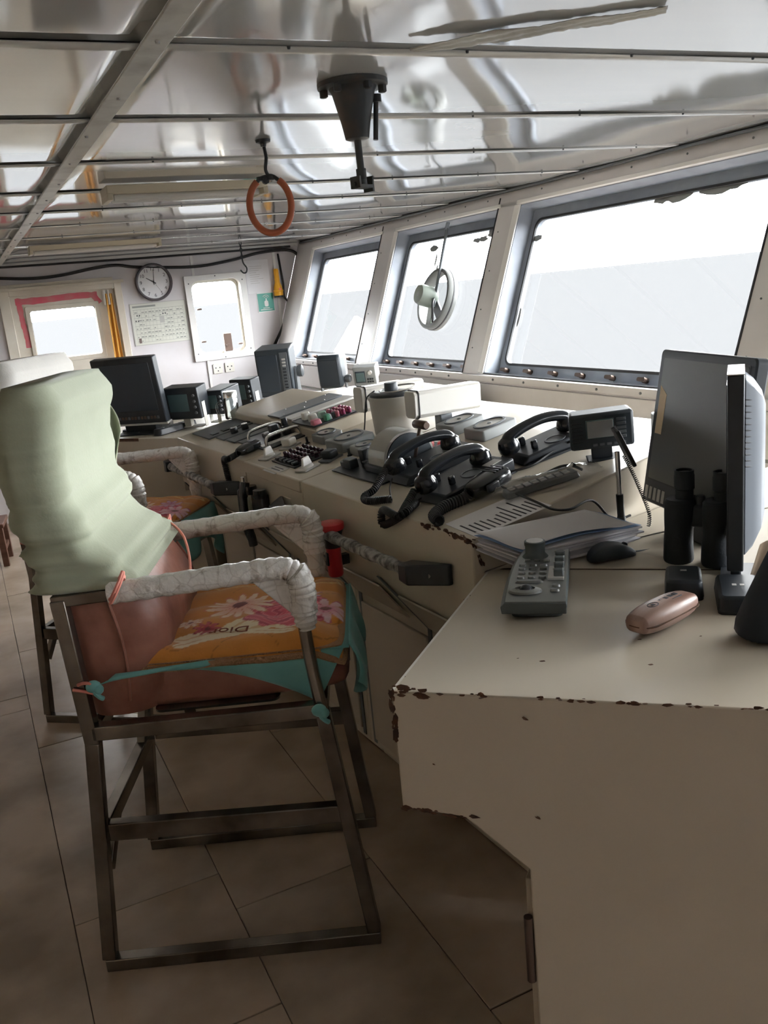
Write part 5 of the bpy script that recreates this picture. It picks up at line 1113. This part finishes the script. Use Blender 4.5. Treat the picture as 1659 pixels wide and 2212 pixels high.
# cables along the wall and corner
def fy(x, y, d=.02): return oy(x, y, FY - d)
cable('wall_cable', 'thick black cable looping along the far wall behind the clock', [fy(-40, 600), fy(60, 602), fy(130, 595), fy(200, 580), fy(250, 573), fy(300, 577), fy(420, 576), fy(500, 562), fy(560, 546), fy(620, 540), fy(643, 552), fy(648, 585), fy(640, 625), fy(618, 690), fy(590, 752), fy(575, 790)], .013)
cable('wall_cable', 'thin black cable running under the ceiling of the far wall', [V((x, FY - .022, CZ - .035 + .004 * math.sin(x * 7))) for x in (-.6, .2, .9, 1.6, 2.3, 2.86)], .009)
cable('wall_cable', 'black cable hanging behind the yellow transponder', [fy(600, 548), fy(606, 580), fy(612, 615), fy(614, 640), fy(625, 660), fy(612, 700), fy(592, 748)], .009)
cable('ceiling_cable', 'black cable bundle along the top of the front windows', [WM @ V((u, 1.045 + .006 * math.sin(u * 5), -.012)) for u in (7.7, 6.6, 5.6, 4.6, 3.6, 2.6, 1.6, .6)], .013)
MBc = [WM @ V((u, 1.03, -.02)) for u in (7.7, 6, 4, 2, .6)]
cable('ceiling_cable', 'thin grey conduit below the cable bundle over the front windows', MBc, .007, K['greyd'])
# chain and hook
c_ = V((2.37, 7.45, CZ)); 
c_ = oz(518, 520, CZ); t = thing('hook', 'black hook on a short chain hanging from the ceiling', 'hook', TR(c_.x, c_.y, CZ - .002))
for k in range(5):
    b = MB(); M_ = TR(0, 0, -.018 - k * .026) @ RZ(90 * (k % 2)); b.tube([(.009 * math.cos(2 * math.pi * i / 14), 0, .017 * math.sin(2 * math.pi * i / 14)) for i in range(14)], .0035, 6, closed=True, M=M_); b.build('chain_link', K['black'], t)
b = MB(); b.tube(smooth_path([(0, 0, -.13), (.005, 0, -.17), (.028, 0, -.21), (.02, 0, -.243), (-.005, 0, -.245), (-.025, 0, -.222)], 6), .006, 8); b.build('hook', K['black'], t)
MB().lathe([(.02, 0), (.018, -.006), (.008, -.008)], 12).build('ceiling_plate', K['metal'], t)
# red hose ring hung from the ceiling
c_ = oz(567, 299, CZ); t = thing('pull_ring', 'orange hose covered pull ring hanging from the ceiling', 'handle', TR(c_.x, c_.y, CZ - .004))
MB().lathe([(.024, 0), (.022, -.008), (.010, -.012), (.008, -.02)], 14).build('ceiling_plate', K['black'], t)
MB().tube(smooth_path([(0, 0, -.01), (.004, 0, -.05), (-.002, 0, -.085), (.006, 0, -.105)], 6), .0055, 8).build('wire', K['black'], t)
ca = V((cR.x, cR.y, 0)).normalized(); ring = []
for i in range(33):
    a = R(62 - 0) + (2 * math.pi - R(36)) * -i / 32 if False else R(58) - (2 * math.pi - R(62)) * i / 32
    ring.append((ca.x * .064 * math.cos(a), ca.y * .064 * math.cos(a), -.188 + .082 * math.sin(a)))
MB().tube(ring, .0105, 12).build('hose', K['orange'], t)
b = MB(); b.tube(smooth_path([ring[0], (ca.x * .016, ca.y * .016, -.105), (0, 0, -.104), (-ca.x * .02, -ca.y * .02, -.108), ring[-1]], 6), .006, 8); b.build('wire_end', K['black'], t)
for k in range(3): MB().lathe([(.011, -.006), (.011, .006)], 8, TR(ca.x * (-.022 + .016 * k), ca.y * (-.022 + .016 * k), -.11 - .006 * (k == 1)) @ RX(90 * (k % 2))).build('cable_clamp', K['black'], t)
# searchlight control cone
c_ = oz(760, 172, CZ); K['soot'] = mat('dark_painted_iron', (.045, .05, .055), .45, var=(.10, .07, .05), sc=14, lo=.5, hi=.75)
t = thing('searchlight_crank', 'dark iron cone bracket with hanging crank rod on the ceiling', 'fitting', TR(c_.x, c_.y, CZ - .006) @ RZ(20))
MB().lathe([(.082, 0), (.082, -.010), (.078, -.012)], 28).build('flange', K['soot'], t)
for k in range(6): a = R(60 * k + 15); MB().lathe([(.010, -.012), (.010, -.026), (.007, -.028)], 6, TR(.068 * math.cos(a), .068 * math.sin(a), 0)).build('bolt', K['soot'], t)
MB().lathe([(.056, -.012), (.050, -.022), (.034, -.088), (.028, -.122), (.020, -.125)], 28, TR(0, 0, 0)).build('cone', K['soot'], t)
MB().cyl((0, 0, -.12), (.002, 0, -.215), .0085, n=14).cyl((.002, 0, -.188), (.002, 0, -.215), .012, n=14).build('rod', K['soot'], t)
MB().cyl((.046, -.028, -.03), (.030, -.030, -.128), .006, n=10).cyl((.046, -.028, -.028), (.046, -.028, -.045), .012, n=10).build('lock_pin', K['soot'], t)
MB().cyl((.052, .01, -.02), (.040, .01, -.10), .007, n=10).build('side_tube', K['metal'], t)
fk = MB(); fk.bx((-.022, -.016, -.232), (.026, .016, -.224)); fk.bx((-.022, -.016, -.232), (-.016, .016, -.205)); fk.bx((.020, -.016, -.240), (.026, .016, -.205)); fk.cyl((-.028, 0, -.222), (-.014, 0, -.222), .006, n=8); fk.lathe([(.013, -.212), (.014, -.226), (.010, -.232)], 14); fk.build('fork', K['soot'], t, bev=.001)
# fluorescent fixtures
def fixture(x0, x1, y, w, label):
    t = thing('ceiling_light', label, 'light', TR((x0 + x1) / 2, y, CZ - .014)); L_ = x1 - x0
    K.setdefault('yl', mat('yellowed_enamel', (.60, .54, .42), .4)); 
    b = MB(); b.prism([(-w / 2, 0), (w / 2, 0), (w / 2 - .012, -.030), (-w / 2 + .012, -.030)], -L_ / 2, L_ / 2, Matrix(((0, 0, 1, 0), (1, 0, 0, 0), (0, 1, 0, 0), (0, 0, 0, 1)))); b.build('housing', K['yl'], t, bev=.003)
    for yy in (-w * .22, w * .22): MB().cyl((-L_ / 2 + .03, yy, -.040), (L_ / 2 - .03, yy, -.040), .012, n=12).build('tube', K['white'], t)
    for xx in (-L_ / 2 + .01, L_ / 2 - .01): MB().bx((xx - .01, -w * .45, -.052), (xx + .01, w * .45, -.028)).build('end_cap', K['yl'], t, bev=.002)
    return t
fixture(.60, 1.22, 3.56, .16, 'yellowed fluorescent ceiling light beside the orange pull ring'); fixture(.52, 1.34, 6.13, .16, 'yellowed fluorescent ceiling light over the far chair')
# rotating clear view screen in the second window
c_ = pl(949, 648, S0 + nn * .085, nn); l_ = WMi @ c_; t = thing('clear_view_screen', 'round clear view screen with motor hub mounted on the second window', 'clear view', WM @ TR(l_.x, l_.y, .10) @ Matrix.Scale(1.27, 4))
MB().lathe([(.135, .004), (.150, .004), (.155, 0), (.155, -.045), (.150, -.052), (.135, -.052), (.132, -.03), (.135, .004)], 48, caps=False).build('ring', mat('grey_alloy', (.11, .115, .11), .45), t)
MB().lathe([(.1545, -.016), (.157, -.018), (.157, -.024), (.1545, -.026)], 48, caps=False).build('gasket', K['rubber'], t)
MB().lathe([(.134, -.002), (.002, -.001)], 40).build('disc', K['glass'], t)
sc_ = mat('grey_green_enamel', (.20, .23, .20), .45)
mh = MB().lathe([(.048, -.045), (.052, -.06), (.052, -.12), (.046, -.135), (.03, -.137)], 28).build('motor_housing', sc_, t); MB().lathe([(.046, -.1352), (.004, -.1375)], 28).build('end_cap', K['grey'], mh)
b = MB(); b.bar((0, 0, -.05), (.02, -.14, -.03), .05, .012, (0, 0, 1)); b.build('strut', sc_, t, bev=.003); b = MB(); b.bar((.0, 0, -.05), (-.09, -.10, -.03), .05, .012, (0, 0, 1)); b.build('strut', K['greyd'], t, bev=.003)
MB().tube(smooth_path([(-.05, -.01, -.07), (-.085, -.04, -.09), (-.09, -.09, -.08), (-.05, -.12, -.05)], 6), .006, 8).build('cable', K['rubber'], t)
tp = WMi @ pl(972, 500, S0 + nn * .05, nn); MB().cyl((-.045, -.05, -.06), ((tp.x - l_.x) / 1.27, (VT - l_.y - .01) / 1.27, -.06), .008, n=10).build('support_rod', K['greyd'], t)
MB().cyl(((tp.x - l_.x) / 1.27, (VT - l_.y - .05) / 1.27, -.06), ((tp.x - l_.x) / 1.27, (VT - l_.y) / 1.27, -.06), .010, n=12).build('rod_socket', K['wframe'], t)
# ornament on the small window sill
t = thing('sill_plate', 'dark upright plate standing in the small far window', 'plate', FM(2.19, 1.185, -.03)); MB().bx((-.035, 0, -.006), (.035, .155, .006)).build('plate', K['brass'], t, bev=.002); MB().bx((-.045, -.012, -.02), (.045, .0, .02)).build('foot', K['metal'], t)
# low wooden stool by the far door
K['wood'] = mat('red_brown_wood', (.13, .06, .04), .5, var=(.09, .04, .025), sc=5, stretch=(1, 8, 8))
t = thing('wooden_stool', 'low red brown wooden stool standing behind the helm chairs', 'stool', TR(-.16, 6.55, 0) @ RZ(-8))
MB().bx((-.24, -.16, .27), (.24, .16, .30)).build('seat', K['wood'], t, bev=.004)
for x in (-.21, .21):
    for y in (-.13, .13): MB().bx((x - .02, y - .02, 0), (x + .02, y + .02, .27)).build('leg', K['wood'], t, bev=.003)
    MB().bx((x - .012, -.13, .10), (x + .012, .13, .13)).build('stretcher', K['wood'], t)
for y in (-.13, .13): MB().bx((-.21, y - .01, .20), (.21, y + .01, .27)).build('apron', K['wood'], t)
# torn tape patch on the ceiling
ta, tb = oz(885, 92, CZ), oz(1440, 4, CZ); tn = (tb - ta).normalized(); ts = V((-tn.y, tn.x, 0))
def tear(u, v):
    p = ta.lerp(tb, u); w = .05 * math.sin(math.pi * min(1, u * 3 + .08) / 2) * (1 - .5 * u)
    return (p.x + ts.x * w * (v - .5) * 2, p.y + ts.y * w * (v - .5) * 2, CZ - .011 - .004 * abs(noise.noise(V((u * 22, v * 7, 3)))) - .004 * abs(math.sin(v * 7 + u * 9)))
MB().grid(tear, 70, 12).build('torn_tape', K['strip'], ceil, solid=.001, ang=80)
